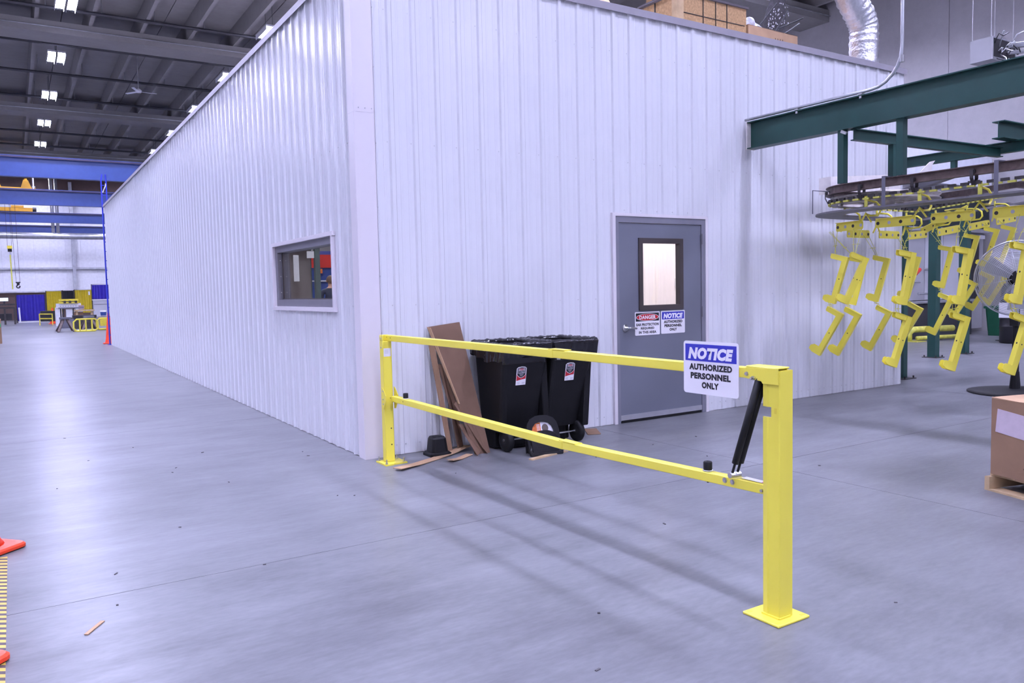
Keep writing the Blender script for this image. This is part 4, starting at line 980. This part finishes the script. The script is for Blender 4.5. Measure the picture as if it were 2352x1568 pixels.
MB().tube([(hx0+.6, hy0+.1, 6.12), (hx0+1.6, hy0-1.0, 6.16)], .06, 8).tube([(hx0+.6, hy0+.05, 5.98), (hx0+1.6, hy0-1.05, 6.0)], .04, 8).build('pipe', GALV, t)
for x, y in ((hx0+.02, hy0+.05), (hx0+.02, hy1-.03), (hx1-.03, hy0+.05), (hx1-.03, hy1-.03)): MB().tube([(x, y, hz1), (x, y, ZD)], .008, 5).build('hanging_wire', ZINC, t)
# cardboard box on pallet at right
t = thing('pallet', (3.3, -3.85, 0), 'pale wooden pallet under the brown carton at the right edge', 'pallet')
dX, dY = Vector((.962, -.274, 0)), Vector((-.274, -.962, 0)); p0_ = Vector((3.085, -3.655, 0))
def PP(a, b, z): return p0_+dX*a+dY*b+Vector((0, 0, z))
for i in range(5): c = PP(.11+i*.25, .5, .105); MB().obox(c, dX*.06, dY*.5, Vector((0, 0, .008))).build('deck_board', WOOD, t)
for b_ in (.02, .5, .98): MB().obox(PP(.6, b_, .055), dX*.6, dY*.019, Vector((0, 0, .041))).build('stringer', WOOD, t)
for a_ in (.05, .6, 1.15): MB().obox(PP(a_, .5, .007), dX*.05, dY*.5, Vector((0, 0, .007))).build('bottom_board', WOOD, t)
t = thing('carton', (3.5, -3.9, .113), 'brown cardboard carton with a taped plastic pouch, standing on the pallet', 'box')
q0 = lambda a, b, z: PP(.03+a, .02+b, .114+z)
def panel(a0, a1, b0, b1, z0, z1, nm, m=CARD): return MB().prism([q0(a0, b0, z0), q0(a1, b0, z0), q0(a1, b1, z0), q0(a0, b1, z0)], (0, 0, z1-z0)).build(nm, m, t)
panel(0, .01, 0, .9, 0, .525, 'side_panel'); panel(.99, 1.0, 0, .9, 0, .525, 'side_panel'); panel(.01, .99, 0, .01, 0, .525, 'side_panel'); panel(.01, .99, .89, .9, 0, .525, 'side_panel')
panel(.01, .99, .01, .89, .0, .01, 'bottom'); 
MB().prism([q0(.0, .0, .527), q0(1.0, .0, .532), q0(1.0, .45, .50), q0(.0, .45, .508)], (0, 0, .007)).build('top_flap', CARDL, t)
MB().prism([q0(.0, .46, .508), q0(1.0, .46, .50), q0(1.0, .9, .532), q0(.0, .9, .527)], (0, 0, .007)).build('top_flap', CARDL, t)
MB().prism([q0(-.001, .05, .46), q0(-.001, .275, .435), q0(-.001, .265, .275), q0(-.001, .035, .30)], -dX*.002).build('pouch', FILM, t)
MB().prism([q0(-.001, .20, -.0), q0(-.001, .42, -.0), q0(-.001, .42, .065), q0(-.001, .30, .075), q0(-.001, .22, .055)], -dX*.012).build('lower_flap', CARD, t)
MB().prism([q0(-.001, .25, .078), q0(-.001, .32, .08), q0(-.001, .305, .105), q0(-.001, .265, .103)], -dX*.001).build('hand_hole', mat('shadow_brown', (.09, .055, .035), .9), t)

# ================================================================== THINGS ON THE ROOM'S ROOF
ZR = ZW-.02
t = thing('wooden_crate', (5.4, 1.6, ZR), 'OSB plywood crate with a pale corner post on top of the white room', 'crate')
MB().box(4.78, 6.04, 1.03, 2.3, ZR, 5.16).build('osb_side', OSB, t)
MB().box(4.70, 4.83, .98, 1.06, ZR, 5.24).build('corner_post', WOOD, t)
MB().box(4.72, 6.06, 1.0, 2.34, 5.16, 5.185).build('lid', mat('lid_dark', (.10, .09, .10), .7), t)
for x in (5.22, 5.45, 5.66): MB().box(x-.004, x+.004, 1.02, 1.03, ZR, 5.16).build('seam', SIGNK, t)
MB().box(4.83, 6.0, 1.02, 1.03, 4.932, 4.939).build('seam', SIGNK, t)
for y in (1.45, 1.85): MB().box(4.77, 4.78, y-.008, y+.008, ZR, 5.16).build('seam', SIGNK, t)
t = thing('timber_board', (5.1, 2.7, 5.0), 'pale timber plank sticking out left behind the OSB crate', 'board')
MB().bar((4.3, 1.75, 4.88), (5.0, 2.9, 5.75), .28, .04, (1, 0, 0)).build('plank', WOOD, t); MB().box(4.5, 5.1, 2.5, 2.9, ZR, 5.3).build('support_block', DARKM, t)
t = thing('wooden_crate', (5.6, 2.3, 5.2), 'smaller OSB box stacked on the dark lid of the big crate', 'crate')
MB().box(5.35, 6.0, 1.7, 2.25, 5.186, 5.60).build('osb_side', OSB, t); MB().box(5.98, 6.04, 1.68, 1.74, 5.186, 5.62).build('corner_post', WOOD, t)
t = thing('carton', (6.55, 1.4, ZR), 'long flat brown carton on the room roof beside the OSB crate', 'box')
MB().box(6.07, 7.09, 1.02, 1.8, ZR, 4.965).build('body', CARDL, t)
MB().prism([(6.07, 1.02, 4.966), (7.09, 1.02, 4.958), (7.09, 1.42, 4.975), (6.07, 1.42, 4.985)], (0, 0, .006)).build('top_flap', CARD, t)
b = MB()
for i in range(4): b.prism([(6.62+i*.05, 1.018, 4.72-i*.01), (6.635+i*.05, 1.018, 4.70-i*.01), (6.625+i*.05, 1.018, 4.86), (6.61+i*.05, 1.018, 4.87)], (0, -.001, 0))
b.build('stain', mat('stain_brown', (.12, .07, .04), .9), t)
t = thing('roll', (6.2, 1.6, 5.1), 'white roll with a round end lying on the flat carton', 'roll')
MB().lathe([(.0, -.25), (.085, -.25), (.085, .24), (.0, .24)], (6.22, 1.35, 5.07), 20, 0).build('roll_body', WHITEP, t, True)
MB().lathe([(.12, 0), (.13, .01), (.13, .02), (.0, .03)], (6.42, 1.35, 5.09), 20, 0).build('end_disc', GALV, t, True)
MB().lathe([(.12, 0), (.05, .28), (.0, .3)], (6.46, 1.35, 5.06), 16, 0).build('cone_end', GALV, t, True)
t = thing('wire_frame', (7.0, 1.3, 5.2), 'black rod frame with a speckled mesh sheet on the roof', 'frame')
MB().tube([(6.70, 1.55, 5.02), (7.3, 1.55, 5.62)], .014, 6).tube([(6.75, 1.55, 5.0), (7.9, 1.55, 5.5)], .010, 6).tube([(7.0, 1.45, 4.98), (7.55, 1.55, 5.55)], .012, 6).tube([(7.05, 1.45, 4.98), (8.2, 1.85, 5.55)], .012, 6).tube([(6.82, 1.55, 4.98), (6.86, 1.55, 5.22)], .008, 5).tube([(7.0, 1.55, 4.98), (7.08, 1.55, 5.5)], .008, 5).build('rods', PIPEB, t)
b = MB(); rn = random.Random(5)
MB().prism([(7.0, 1.70, 5.0), (7.25, 1.70, 5.0), (7.75, 1.75, 5.4), (7.75, 1.75, 5.85), (7.4, 1.75, 5.75)], (0, .006, 0)).build('mesh_sheet', mat('mesh_dark', (.06, .055, .06), .7, var=.5, scale=30), t)
for i in range(90):
    x = rn.uniform(7.1, 7.75); z = 5.05+(x-7.1)*.6+rn.uniform(0, .4)
    if z < 5.02+(x-7.0)*1.5: b.obox((x, 1.693, z), (rn.uniform(.004, .010), 0, 0), (0, .002, 0), (0, 0, rn.uniform(.004, .012)))
b.build('paint_specks', WHITEP, t)['kind'] = 'stuff'
t = thing('flex_duct', (7.6, .32, ZR), 'crinkled silver foil duct bending up from the room roof', 'duct')
dp = []
ctr = [(7.60, .32, ZR), (7.60, .32, 4.7), (7.60, .32, 4.95), (7.52, .32, 5.10), (7.36, .34, 5.27), (7.26, .36, 5.45), (7.22, .40, 5.8), (7.2, .5, 7.0), (7.2, .5, 9.9)]
for i in range(len(ctr)-1):
    for q in range(8): dp.append(Vector(ctr[i]).lerp(Vector(ctr[i+1]), q/8))
for _ in range(3): dp = [dp[0]]+[(dp[i-1]+dp[i]*2+dp[i+1])/4 for i in range(1, len(dp)-1)]+[dp[-1]]
b = MB().tube(dp, .19, 20); rn = random.Random(9)
for i in range(len(b.v)):
    rowi = i//20
    if rowi < len(dp):
        c = dp[rowi]; v = Vector(b.v[i]); k = 1+.035*math.sin(rowi*2.1)+rn.uniform(-.03, .03); b.v[i] = tuple(c+(v-c)*k)
b.build('foil_tube', FOIL, t, True)
MB().lathe([(.24, 0), (.24, .04)], (7.60, .32, ZR), 20).build('collar', GALV, t)
t = thing('roof_unit', (9.6, 5, 5.3), 'grey concrete-coloured box beyond the roof near the foil duct', 'box')
MB().box(9.2, 10.6, 4.2, 5.2, 4.0, 6.05).build('body', WALLC, t); MB().box(9.15, 10.65, 4.15, 5.25, 6.05, 6.1).build('lid', DARKM, t)

# ================================================================== INSIDE THE ROOM (seen through the panes)
t = thing('thermostat', (6.41, 2.79, 1.51), 'white thermostat on the inner wall seen through the door window', 'thermostat')
MB().box(6.375, 6.45, 2.765, 2.798, 1.455, 1.58).build('case', WHITEP, t); MB().box(6.39, 6.435, 2.762, 2.765, 1.49, 1.545).build('display', GREYL, t)
def indoor(x, y, lab, m, w2=.3, l2=.6):
    t = thing('indoor_light', (x, y, ZW-.16), lab, 'light', None)
    MB().box(x-w2, x+w2, y-l2, y+l2, ZW-.16, ZW-.1305).build('housing', WHITEP, t); MB().box(x-w2+.03, x+w2-.03, y-l2+.03, y+l2-.03, ZW-.168, ZW-.161).build('lens', m, t)
indoor(4.6, 1.5, 'warm panel light on the lobby ceiling behind the grey door', LENSI, .9, .3)
indoor(6.2, 1.5, 'warm panel light at the far end of the lobby behind the door', LENSI, .6, .3)
indoor(3.4, 10.5, 'cool panel light over the work area behind the side window', LENSO)
indoor(1.1, 5.2, 'unseen panel light behind the side window, added to brighten the rack fronts', LENSO)  # extra lamp, added only to brighten the fronts of things inside
indoor(4.4, 14.5, 'cool panel light deep inside the white room', LENSO)
t = thing('storage_rack', (2.1, 9.0, 0), 'grey-green steel storage rack standing inside behind the window', 'rack')
for x, y in ((1.9, 8.6), (2.25, 9.4), (2.6, 8.9), (2.62, 9.5)): MB().box(x-.05, x+.05, y-.05, y+.05, 0, 3.4).build('upright', mat('rack_green', (.12, .16, .16), .5), t)
MB().box(1.85, 2.65, 8.55, 9.5, 1.15, 1.2).box(1.85, 2.65, 8.55, 9.5, 2.5, 2.55).build('shelf', mat('rack_grey', (.28, .26, .26), .6), t)
MB().box(1.95, 2.6, 9.3, 9.6, 0, 3.3).build('back_board', mat('board_brown', (.27, .23, .22), .7), t)
MB().box(2.02, 2.12, 8.52, 8.55, 1.7, 2.2).build('notice_paper', SIGNW, t); MB().box(2.31, 2.45, 8.6, 8.63, 2.15, 2.28).build('notice_paper', SIGNW, t)
t = thing('blue_partition', (3.9, 14.5, 0), 'blue panel with a red top rail deep inside the white room', 'panel')
MB().box(3.2, 6.6, 14.4, 14.5, 0, 2.6).build('blue_board', BLUEP, t); MB().box(3.2, 6.6, 14.3, 14.4, 2.15, 2.5).build('red_rail', REDP, t); MB().box(3.2, 6.6, 14.3, 14.4, 1.78, 1.81).build('ledge', WHITEP, t)
MB().box(4.45, 4.55, 14.28, 14.3, 2.0, 2.12).build('orange_tag', ORL, t)
# person seen from behind
def person(x, y, face):
    t = thing('person', (x, y, 0), 'person in a dark navy shirt standing inside, seen from behind through the window', 'person')
    me = bpy.data.meshes.new('body')
    J = [(0, 0, .98, .15), (0, .0, 1.15, .145), (0, .01, 1.35, .165), (0, .01, 1.52, .13), (0, .0, 1.62, .062), (0, -.015, 1.70, .07), (0, -.02, 1.78, .092), (0, -.015, 1.86, .085),
         (.11, 0, .92, .10), (.12, -.02, .52, .075), (.125, .03, .10, .05), (.14, -.12, .04, .04),
         (-.11, 0, .92, .10), (-.12, -.02, .52, .075), (-.125, .03, .10, .05), (-.14, -.12, .04, .04),
         (.21, .01, 1.50, .07), (.27, .03, 1.22, .05), (.23, -.14, 1.06, .035), (.20, -.24, 1.06, .035),
         (-.21, .01, 1.50, .07), (-.27, .03, 1.22, .05), (-.23, -.14, 1.06, .035), (-.20, -.24, 1.06, .035)]
    E_ = [(0, 1), (1, 2), (2, 3), (3, 4), (4, 5), (5, 6), (6, 7), (0, 8), (8, 9), (9, 10), (10, 11), (0, 12), (12, 13), (13, 14), (14, 15), (3, 16), (16, 17), (17, 18), (18, 19), (3, 20), (20, 21), (21, 22), (22, 23)]
    for hx, i0 in ((1, 19), (-1, 23)):
        bx = J[i0]
        for f in range(5):
            k = len(J); dx = (f-2)*.016*hx
            J.append((bx[0]+dx, bx[1]-.05-.008*(2-abs(f-2)), bx[2]-.005, .011)); J.append((bx[0]+dx*1.1, bx[1]-.085-.01*(2-abs(f-2)), bx[2]-.03, .009)); E_ += [(i0, k), (k, k+1)]
    me.from_pydata([j[:3] for j in J], E_, []); o = bpy.data.objects.new('body', me); C.objects.link(o)
    sk = o.modifiers.new('skin', 'SKIN'); sk.use_smooth_shade = True
    for i, j in enumerate(J): me.skin_vertices[0].data[i].radius = (j[3], j[3]*(.72 if 0 <= i <= 3 else 1)); me.skin_vertices[0].data[i].use_root = (i == 0)
    o.modifiers.new('sub', 'SUBSURF').levels = 2; o.modifiers['sub'].render_levels = 2
    dg = bpy.context.evaluated_depsgraph_get(); nm = bpy.data.meshes.new_from_object(o.evaluated_get(dg)); bpy.data.objects.remove(o)
    for m_ in (SKIN, SHIRT, JEANS, SIGNK): nm.materials.append(m_)
    ca, sa = math.cos(face), math.sin(face)
    for p in nm.polygons:
        z = p.center.z; p.material_index = 3 if z < .09 else 2 if z < .98 and abs(p.center.x) < .2 else 1 if z < 1.585 and not (abs(p.center.x) > .19 and z < 1.26) else 0
    for v in nm.vertices: v.co = Vector((x+v.co.x*ca-v.co.y*sa, y+v.co.x*sa+v.co.y*ca, v.co.z))
    bo = bpy.data.objects.new('body', nm); C.objects.link(bo); setp(bo, t)
    L3 = lambda p: (x+p[0]*ca-p[1]*sa, y+p[0]*sa+p[1]*ca, p[2])
    h = MB(); n = 16
    for i in range(9):
        a = PI/2-i*PI/2/8*1.35
        for j in range(n):
            b_ = 2*PI*j/n; r = math.cos(a)*.105; zz = 1.79+math.sin(a)*.115
            if zz < 1.76: zz = max(zz, 1.80) if math.sin(b_) < -.2 else zz
            h.v.append(L3((r*math.cos(b_), -.01+r*1.12*math.sin(b_), zz)))
    for i in range(8): h.f += [(i*n+j, i*n+(j+1) % n, (i+1)*n+(j+1) % n, (i+1)*n+j) for j in range(n)]
    h.build('hair', HAIR, t, True)
    for s_ in (-1, 1): MB().obox(L3((s_*.098, -.02, 1.765)), (.01, 0, 0), (0, .018, 0), (0, 0, .03)).build('ear', SKIN, t, bevel=.008)
    f = MB().obox(L3((0, -.135, 1.765)), (.012, 0, 0), (0, .015, 0), (0, 0, .02)); f.build('nose', SKIN, t)
    e = MB()
    for s_ in (-1, 1): e.obox(L3((s_*.035, -.112, 1.79)), (.012, 0, 0), (0, .006, 0), (0, 0, .006))
    e.build('eyes', SIGNK, t); MB().obox(L3((0, -.112, 1.715)), (.022, 0, 0), (0, .006, 0), (0, 0, .005)).build('mouth', REDP, t)
person(4.14, 12.5, R(180-14))

# ================================================================== FAR LEFT END OF THE HALL
def girder(y, z0, z1, label, wd=.4):
    t = thing('crane_girder', (0, y, z0), label, 'beam', 'blue crane girders')
    MB().box(-12, 12, y-wd/2, y+wd/2, z1-.05, z1).build('top_flange', BLUEP, t); MB().box(-12, 12, y-wd*.35, y+wd*.35, z0, z0+.05).build('bottom_flange', BLUEP, t)
    MB().box(-12, 12, y-wd*.25, y-wd*.25+.02, z0+.05, z1-.05).box(-12, 12, y+wd*.25-.02, y+wd*.25, z0+.05, z1-.05).build('web', BLUEP, t)
    MB().box(-12, 12, y-wd/2-.02, y-wd/2, z1-.09, z1-.03).build('rail_strip', mat('rail_dark', (.05, .04, .08), .6), t)
girder(29.2, 6.14, 6.93, 'nearest and highest-looking blue crane girder'); girder(39.9, 6.18, 6.95, 'second blue crane girder, with the white lamp post on top')
girder(49.9, 6.14, 6.75, 'third blue crane girder, below the upper yellow trolley'); girder(58.0, 6.12, 6.62, 'farthest blue crane girder just above the silver duct')
t = thing('crane_trolley', (-2.2, 39.9, 6.96), 'orange-yellow hoist trolley on the second blue girder', 'crane')
MB().box(-4.2, -1.25, 39.95, 40.5, 6.955, 7.04).build('frame', CRANEY, t)
for x in (-1.68, -2.95): MB().prism([(x-.2, 39.97, 7.04), (x+.25, 39.97, 7.04), (x+.12, 39.97, 7.40), (x-.08, 39.97, 7.42)], (0, .5, 0)).tube([(x+.02, 40.2, 7.4), (x+.02, 40.2, 7.5)], .06, 8).build('housing', CRANEY, t)
MB().box(-1.4, -1.26, 39.97, 40.2, 7.04, 7.12).build('motor', WHITEP, t)
t = thing('lamp_post', (-1.35, 39.9, 6.96), 'white T-shaped lamp post standing on the second blue girder', 'lamp')
MB().tube([(-1.35, 39.8, 6.955), (-1.35, 39.8, 7.53)], .035, 8).build('pole', WHITEP, t)
for s_ in (-1, 1): MB().box(-1.35+s_*.22-.15, -1.35+s_*.22+.15, 39.72, 39.88, 7.53, 7.57).build('head', WHITEP, t)
t = thing('crane_trolley', (-2.2, 49.9, 6.76), 'orange-yellow trolley with round ends on the third blue girder', 'crane')
MB().box(-4.5, -1.2, 49.7, 50.4, 6.78, 7.0).box(-2.3, -1.65, 49.65, 50.4, 7.0, 7.12).build('frame', CRANEY, t); MB().lathe([(.0, 0), (.14, 0), (.14, .2), (0, .2)], (-1.2, 49.9, 6.92), 12, 0).build('drum', DARKM, t)
t = thing('hoist_block', (-2.6, 40, 4.0), 'black crane hook block with a long yellow strap hanging', 'hook')
MB().box(-2.62, -2.40, 39.9, 40.1, 4.0, 4.15).build('sheave', YELD, t); MB().tube([(-2.51, 40, 4.0), (-2.51, 40, 3.85)], .09, 8).build('block', SIGNK, t)
MB().tube([(-2.5, 40, 3.85), (-2.49, 40, 3.7)], .03, 6).build('shackle', ZINC, t); MB().bar((-2.505, 40, 3.7), (-2.49, 40, 2.0), .06, .02, (1, 0, 0)).build('strap', YCHAIN, t)
for x in (-2.6, -2.42): MB().tube([(x, 40, 4.15), (x, 40, 6.185)], .008, 5).build('cable', DARKM, t)
t = thing('hoist_block', (-2.25, 40, 2.2), 'smaller black crane hook hanging low on two thin cables', 'hook')
MB().box(-2.35, -2.15, 39.92, 40.08, 2.30, 2.36).tube([(-2.25, 40, 2.3), (-2.25, 40, 2.2)], .06, 8).build('block', SIGNK, t)
MB().tube([(-2.25+.07*math.cos(R(a)), 40, 2.13+.07*math.sin(R(a))) for a in range(90, 400, 30)], .03, 6).build('hook', SIGNK, t)
for x in (-2.33, -2.17): MB().tube([(x, 40, 2.36), (x+(-.05 if x < -2.25 else -.02), 40, 6.185)], .008, 5).build('cable', DARKM, t)
t = thing('spiral_duct', (0, 56, 5.75), 'long silver round duct across the far wall', 'duct')
MB().tube([(-9, 56, 5.74), (12, 56, 5.78)], .21, 16).build('main_duct', GALV, t, True)
for x in (.08, .37): MB().tube([(x, 56, 5.85), (x, 56, 9.8)], .10, 12).build('riser', GALV, t, True)
# blue ladder at the far end of the room
t = thing('wall_ladder', (.02, 21.2, 0), 'blue ladder with grab rails at the far end of the white wall', 'ladder')
for x in (-.035, .10): MB().tube([(x, 21.12, 0), (x, 21.12, 5.1), (x+(.03 if x < 0 else -.01), 21.12, 5.28)], .022, 8).build('side_rail', BLUEL, t)
for i in range(17): MB().tube([(-.035, 21.12, .3+i*.29), (.10, 21.12, .3+i*.29)], .012, 6).build('rung', BLUEL, t)
MB().tube([(-.01, 21.1, 4.72), (.08, 21.1, 4.93), (.085, 21.1, 5.0)], .016, 6).build('grab_handle', WHITEP, t)
MB().box(-.10, .12, 21.05, 21.22, 0, .012).build('foot_plate', BLUEL, t)
cone(.03, 21.85, 0, 'tall orange traffic cone standing at the foot of the blue ladder', 1.0, 1.0)
cone(-.54, 48.1, 0, 'small distant orange traffic cone beside the white machine', .95, 1.25)
# welding curtains
def curtain(x0, x1, y, z0, z1, m, lab, fm=DARKM):
    t = thing('welding_curtain', ((x0+x1)/2, y, 0), lab, 'curtain', 'welding curtains at the far end')
    b = MB(); n = 24
    for i in range(n+1): x = x0+(x1-x0)*i/n; o = .025*math.sin(i*1.9); b.v += [(x, y+o, z0), (x, y+o, z1)]
    b.f = [(2*i, 2*i+2, 2*i+3, 2*i+1) for i in range(n)]; c = b.build('sheet', m, t); sm = c.modifiers.new('thick', 'SOLIDIFY'); sm.thickness = .01
    MB().tube([(x0-.03, y, 0), (x0-.03, y, z1+.03), (x1+.03, y, z1+.03), (x1+.03, y, 0)], .025, 6).build('frame', fm, t)
curtain(-2.30, -.76, 53.0, .12, 1.78, CURTB, 'large dark blue welding curtain on the left')
curtain(-.58, .29, 55, .45, 2.0, CURTY, 'left yellow welding curtain'); curtain(.39, 1.0, 55, 1.0, 2.02, CURTK, 'black welding curtain between the two yellow ones'); curtain(1.10, 2.13, 55, .5, 2.05, CURTY, 'right yellow welding curtain with a white tag')
MB().box(1.90, 2.0, 54.93, 54.96, 1.70, 1.95).build('tag', SIGNW, [o for o in bpy.data.objects if o.get('label') == 'right yellow welding curtain with a white tag'][0])
curtain(1.72, 3.0, 49.4, 1.42, 2.30, CURTB, 'bright blue welding curtain standing above the grey cabinet')
t = thing('tube_stand', (-1.5, 53, 0), 'white L-shaped tube stand on the floor before the blue curtain', 'stand')
MB().bar((-2.20, 52.6, .98), (-2.17, 52.6, .05), .09, .06, (1, 0, 0)).bar((-2.25, 52.6, .05), (-.6, 52.9, .05), .08, .06).build('tube', WHITEP, t)
t = thing('metal_cabinet', (2.3, 49, 0), 'light grey cabinet under the bright blue curtain', 'cabinet')
MB().box(1.70, 3.2, 48.6, 49.2, 0, 1.34).build('body', OVENL, t); MB().box(1.66, 3.24, 48.56, 49.24, 1.34, 1.40).build('top', WHITEP, t); MB().box(1.70, 3.2, 48.58, 48.6, 1.08, 1.10).build('drawer_gap', DARKM, t)
t = thing('machine_tool', (.1, 43, 0), 'white machine with a yellow top plate standing mid hall', 'machine')
MB().box(-.55, .62, 42.6, 43.3, .98, 1.22).box(-.60, -.3, 42.7, 43.4, 0, 1.0).box(.35, .7, 42.7, 43.4, 0, 1.1).box(-.1, .3, 42.7, 43.2, .45, .90).build('body', WHITEP, t)
MB().box(-.42, .5, 42.5, 43.0, 1.34, 1.46).box(-.42, .5, 42.5, 42.9, 1.22, 1.30).build('top_plate', YELD, t)
for x in (-.15, .1, .38): MB().box(x-.06, x+.06, 42.48, 42.5, 1.24, 1.36).build('port', SIGNK, t)
b = MB()
for i in range(7): b.box(-.38+i*.12, -.32+i*.12, 42.59, 42.6, 1.05, 1.10)
b.build('vent', GREYL, t); MB().box(.5, .75, 42.4, 42.6, .9, 1.1).build('side_motor', mat('pink_grey', (.45, .30, .32), .5), t)
t = thing('tool_stand', (-.25, 39, 0), 'dark blue-grey metal stand in front of the white machine', 'stand')
for x in (-.52, .03): MB().box(x-.03, x+.03, 39, 39.06, .45, 1.02).build('leg', DARKM, t)
MB().box(-.6, .5, 38.9, 39.2, .98, 1.04).build('top', STRAPG, t); MB().box(-.58, .45, 38.9, 39.2, 0, .45).build('base', STRAPG, t)
def trestle(x, y, lab):
    t = thing('trestle', (x, y, 0), lab, 'trestle', 'steel trestles on the floor')
    for sx in (-1, 1):
        for sy in (-1, 1): MB().bar((x+sx*.06, y+sy*.15, .58), (x+sx*.32, y+sy*.75, .0), .09, .09, (1, 0, 0)).build('leg', RAILB, t)
    MB().box(x-.22, x+.22, y-.3, y+.3, .56, .64).build('top', STRAPG, t)
trestle(-.58, 34.3, 'left steel trestle with splayed brown legs'); trestle(.45, 35.6, 'right steel trestle behind the yellow tube guard')
def tubeguard(x0, x1, y, z1, lab, n):
    t = thing('tube_guard', ((x0+x1)/2, y, 0), lab, 'guard', 'yellow tube guards on the floor')
    r = .12; MB().tube([(x0+r, y, .04), (x0, y, .04+r), (x0, y, z1-r), (x0+r, y, z1), (x1-r, y, z1), (x1, y, z1-r), (x1, y, .04+r), (x1-r, y, .04)], .035, 6, True).build('loop', YEL, t)
    for i in range(1, n+1): x = x0+(x1-x0)*i/(n+1); MB().tube([(x, y, .04), (x, y, z1)], .035, 6).build('upright', YEL, t)
    MB().tube([(x0+.05, y+.5, .04), (x1-.05, y+.5, .04)], .035, 6).build('rear_tube', YEL, t)
tubeguard(-.33, .62, 33.0, .56, 'left yellow tube guard lying by the trestles', 3); tubeguard(.66, 1.5, 34.2, .54, 'right yellow tube guard nearer the blue ladder', 1)
MB().box(.80, 1.25, 34.0, 34.3, .2, .5).build('panel', YELD, [o for o in bpy.data.objects if o.get('label') == 'right yellow tube guard nearer the blue ladder'][0])
t = thing('parts_bin', (.4, 37, 0), 'long black parts bin behind the yellow tube guard', 'bin')
MB().box(-.12, .90, 37, 37.5, .52, .66).build('bin', SIGNK, t); MB().box(-.05, .85, 37.05, 37.45, 0, .52).build('bench', DARKM, t)
t = thing('wooden_bench', (.8, 41, 0), 'raw wood bench with a brown carton beside the white machine', 'bench')
MB().box(.2, 1.12, 40.8, 41.4, .80, .88).build('top', WOOD, t)
for x in (.3, 1.0): MB().box(x-.05, x+.05, 40.9, 41.0, 0, .80).build('leg', WOOD, t)
MB().box(.12, .6, 41.0, 41.3, .52, .76).build('shelf_carton', CARD, t)
t = thing('bucket', (1.75, 43, 0), 'blue and white bucket on a grey crate near the ladder', 'bucket')
MB().lathe([(.13, .45), (.16, .78), (.15, .78)], (1.72, 43, 0), 14).build('pail', WHITEP, t, True); MB().lathe([(.136, .5), (.158, .70)], (1.72, 43, 0), 14, 2, False).build('band', BLUEP, t); MB().box(1.3, 2.2, 42.8, 43.3, 0, .45).build('crate', mat('crate_tan', (.34, .30, .28), .7), t)
t = thing('equipment_box', (-.95, 46, 0), 'black equipment box behind a yellow rail near the small cone', 'box')
MB().box(-1.22, -.50, 46, 46.6, .2, .80).build('body', SIGNK, t); MB().bar((-1.3, 45.8, .64), (-.62, 45.8, .62), .05, .05).bar((-1.3, 45.8, .38), (-.62, 45.8, .36), .06, .05).bar((-1.28, 45.8, .65), (-1.28, 45.8, 0), .05, .05, (1, 0, 0)).bar((-.65, 45.8, .65), (-.65, 45.8, 0), .05, .05, (1, 0, 0)).build('rail', YELD, t)
t = thing('workbench', (-3.0, 50, 0), 'dark cluttered workbench at the far left edge', 'bench')
MB().box(-3.6, -2.4, 50.0, 50.8, .95, 1.05).box(-3.6, -2.4, 50.1, 50.8, 1.15, 1.25).build('top', DARKM, t)
for x in (-3.5, -2.95, -2.45): MB().box(x-.05, x+.05, 50.0, 50.1, 0, .95).build('leg', DARKM, t)
MB().box(-3.5, -2.6, 50.3, 50.8, .25, .65).build('machine', SIGNK, t)
t = thing('monitor', (-2.95, 49.9, 1.25), 'bright computer screen on the workbench at the left edge', 'monitor')
MB().box(-3.25, -2.72, 50.1, 50.14, 1.40, 1.62).build('case', SIGNK, t); MB().box(-3.23, -2.74, 50.085, 50.1, 1.41, 1.61).build('screen', SCREEN, t); MB().box(-3.0, -2.9, 50.1, 50.2, 1.25, 1.40).build('stand', SIGNK, t)
t = thing('carton', (-3.05, 25.5, 0), 'brown carton with a green label cut by the left edge of the photo', 'box')
MB().box(-3.45, -2.915, 25.3, 25.9, 0, .82).build('body', CARD, t); MB().box(-3.05, -2.925, 25.285, 25.3, .56, .68).build('label', mat('label_green', (.02, .45, .12), .5), t)
MB().box(-3.45, -2.915, 25.3, 25.9, .82, .828).build('top_flap', CARDL, t)
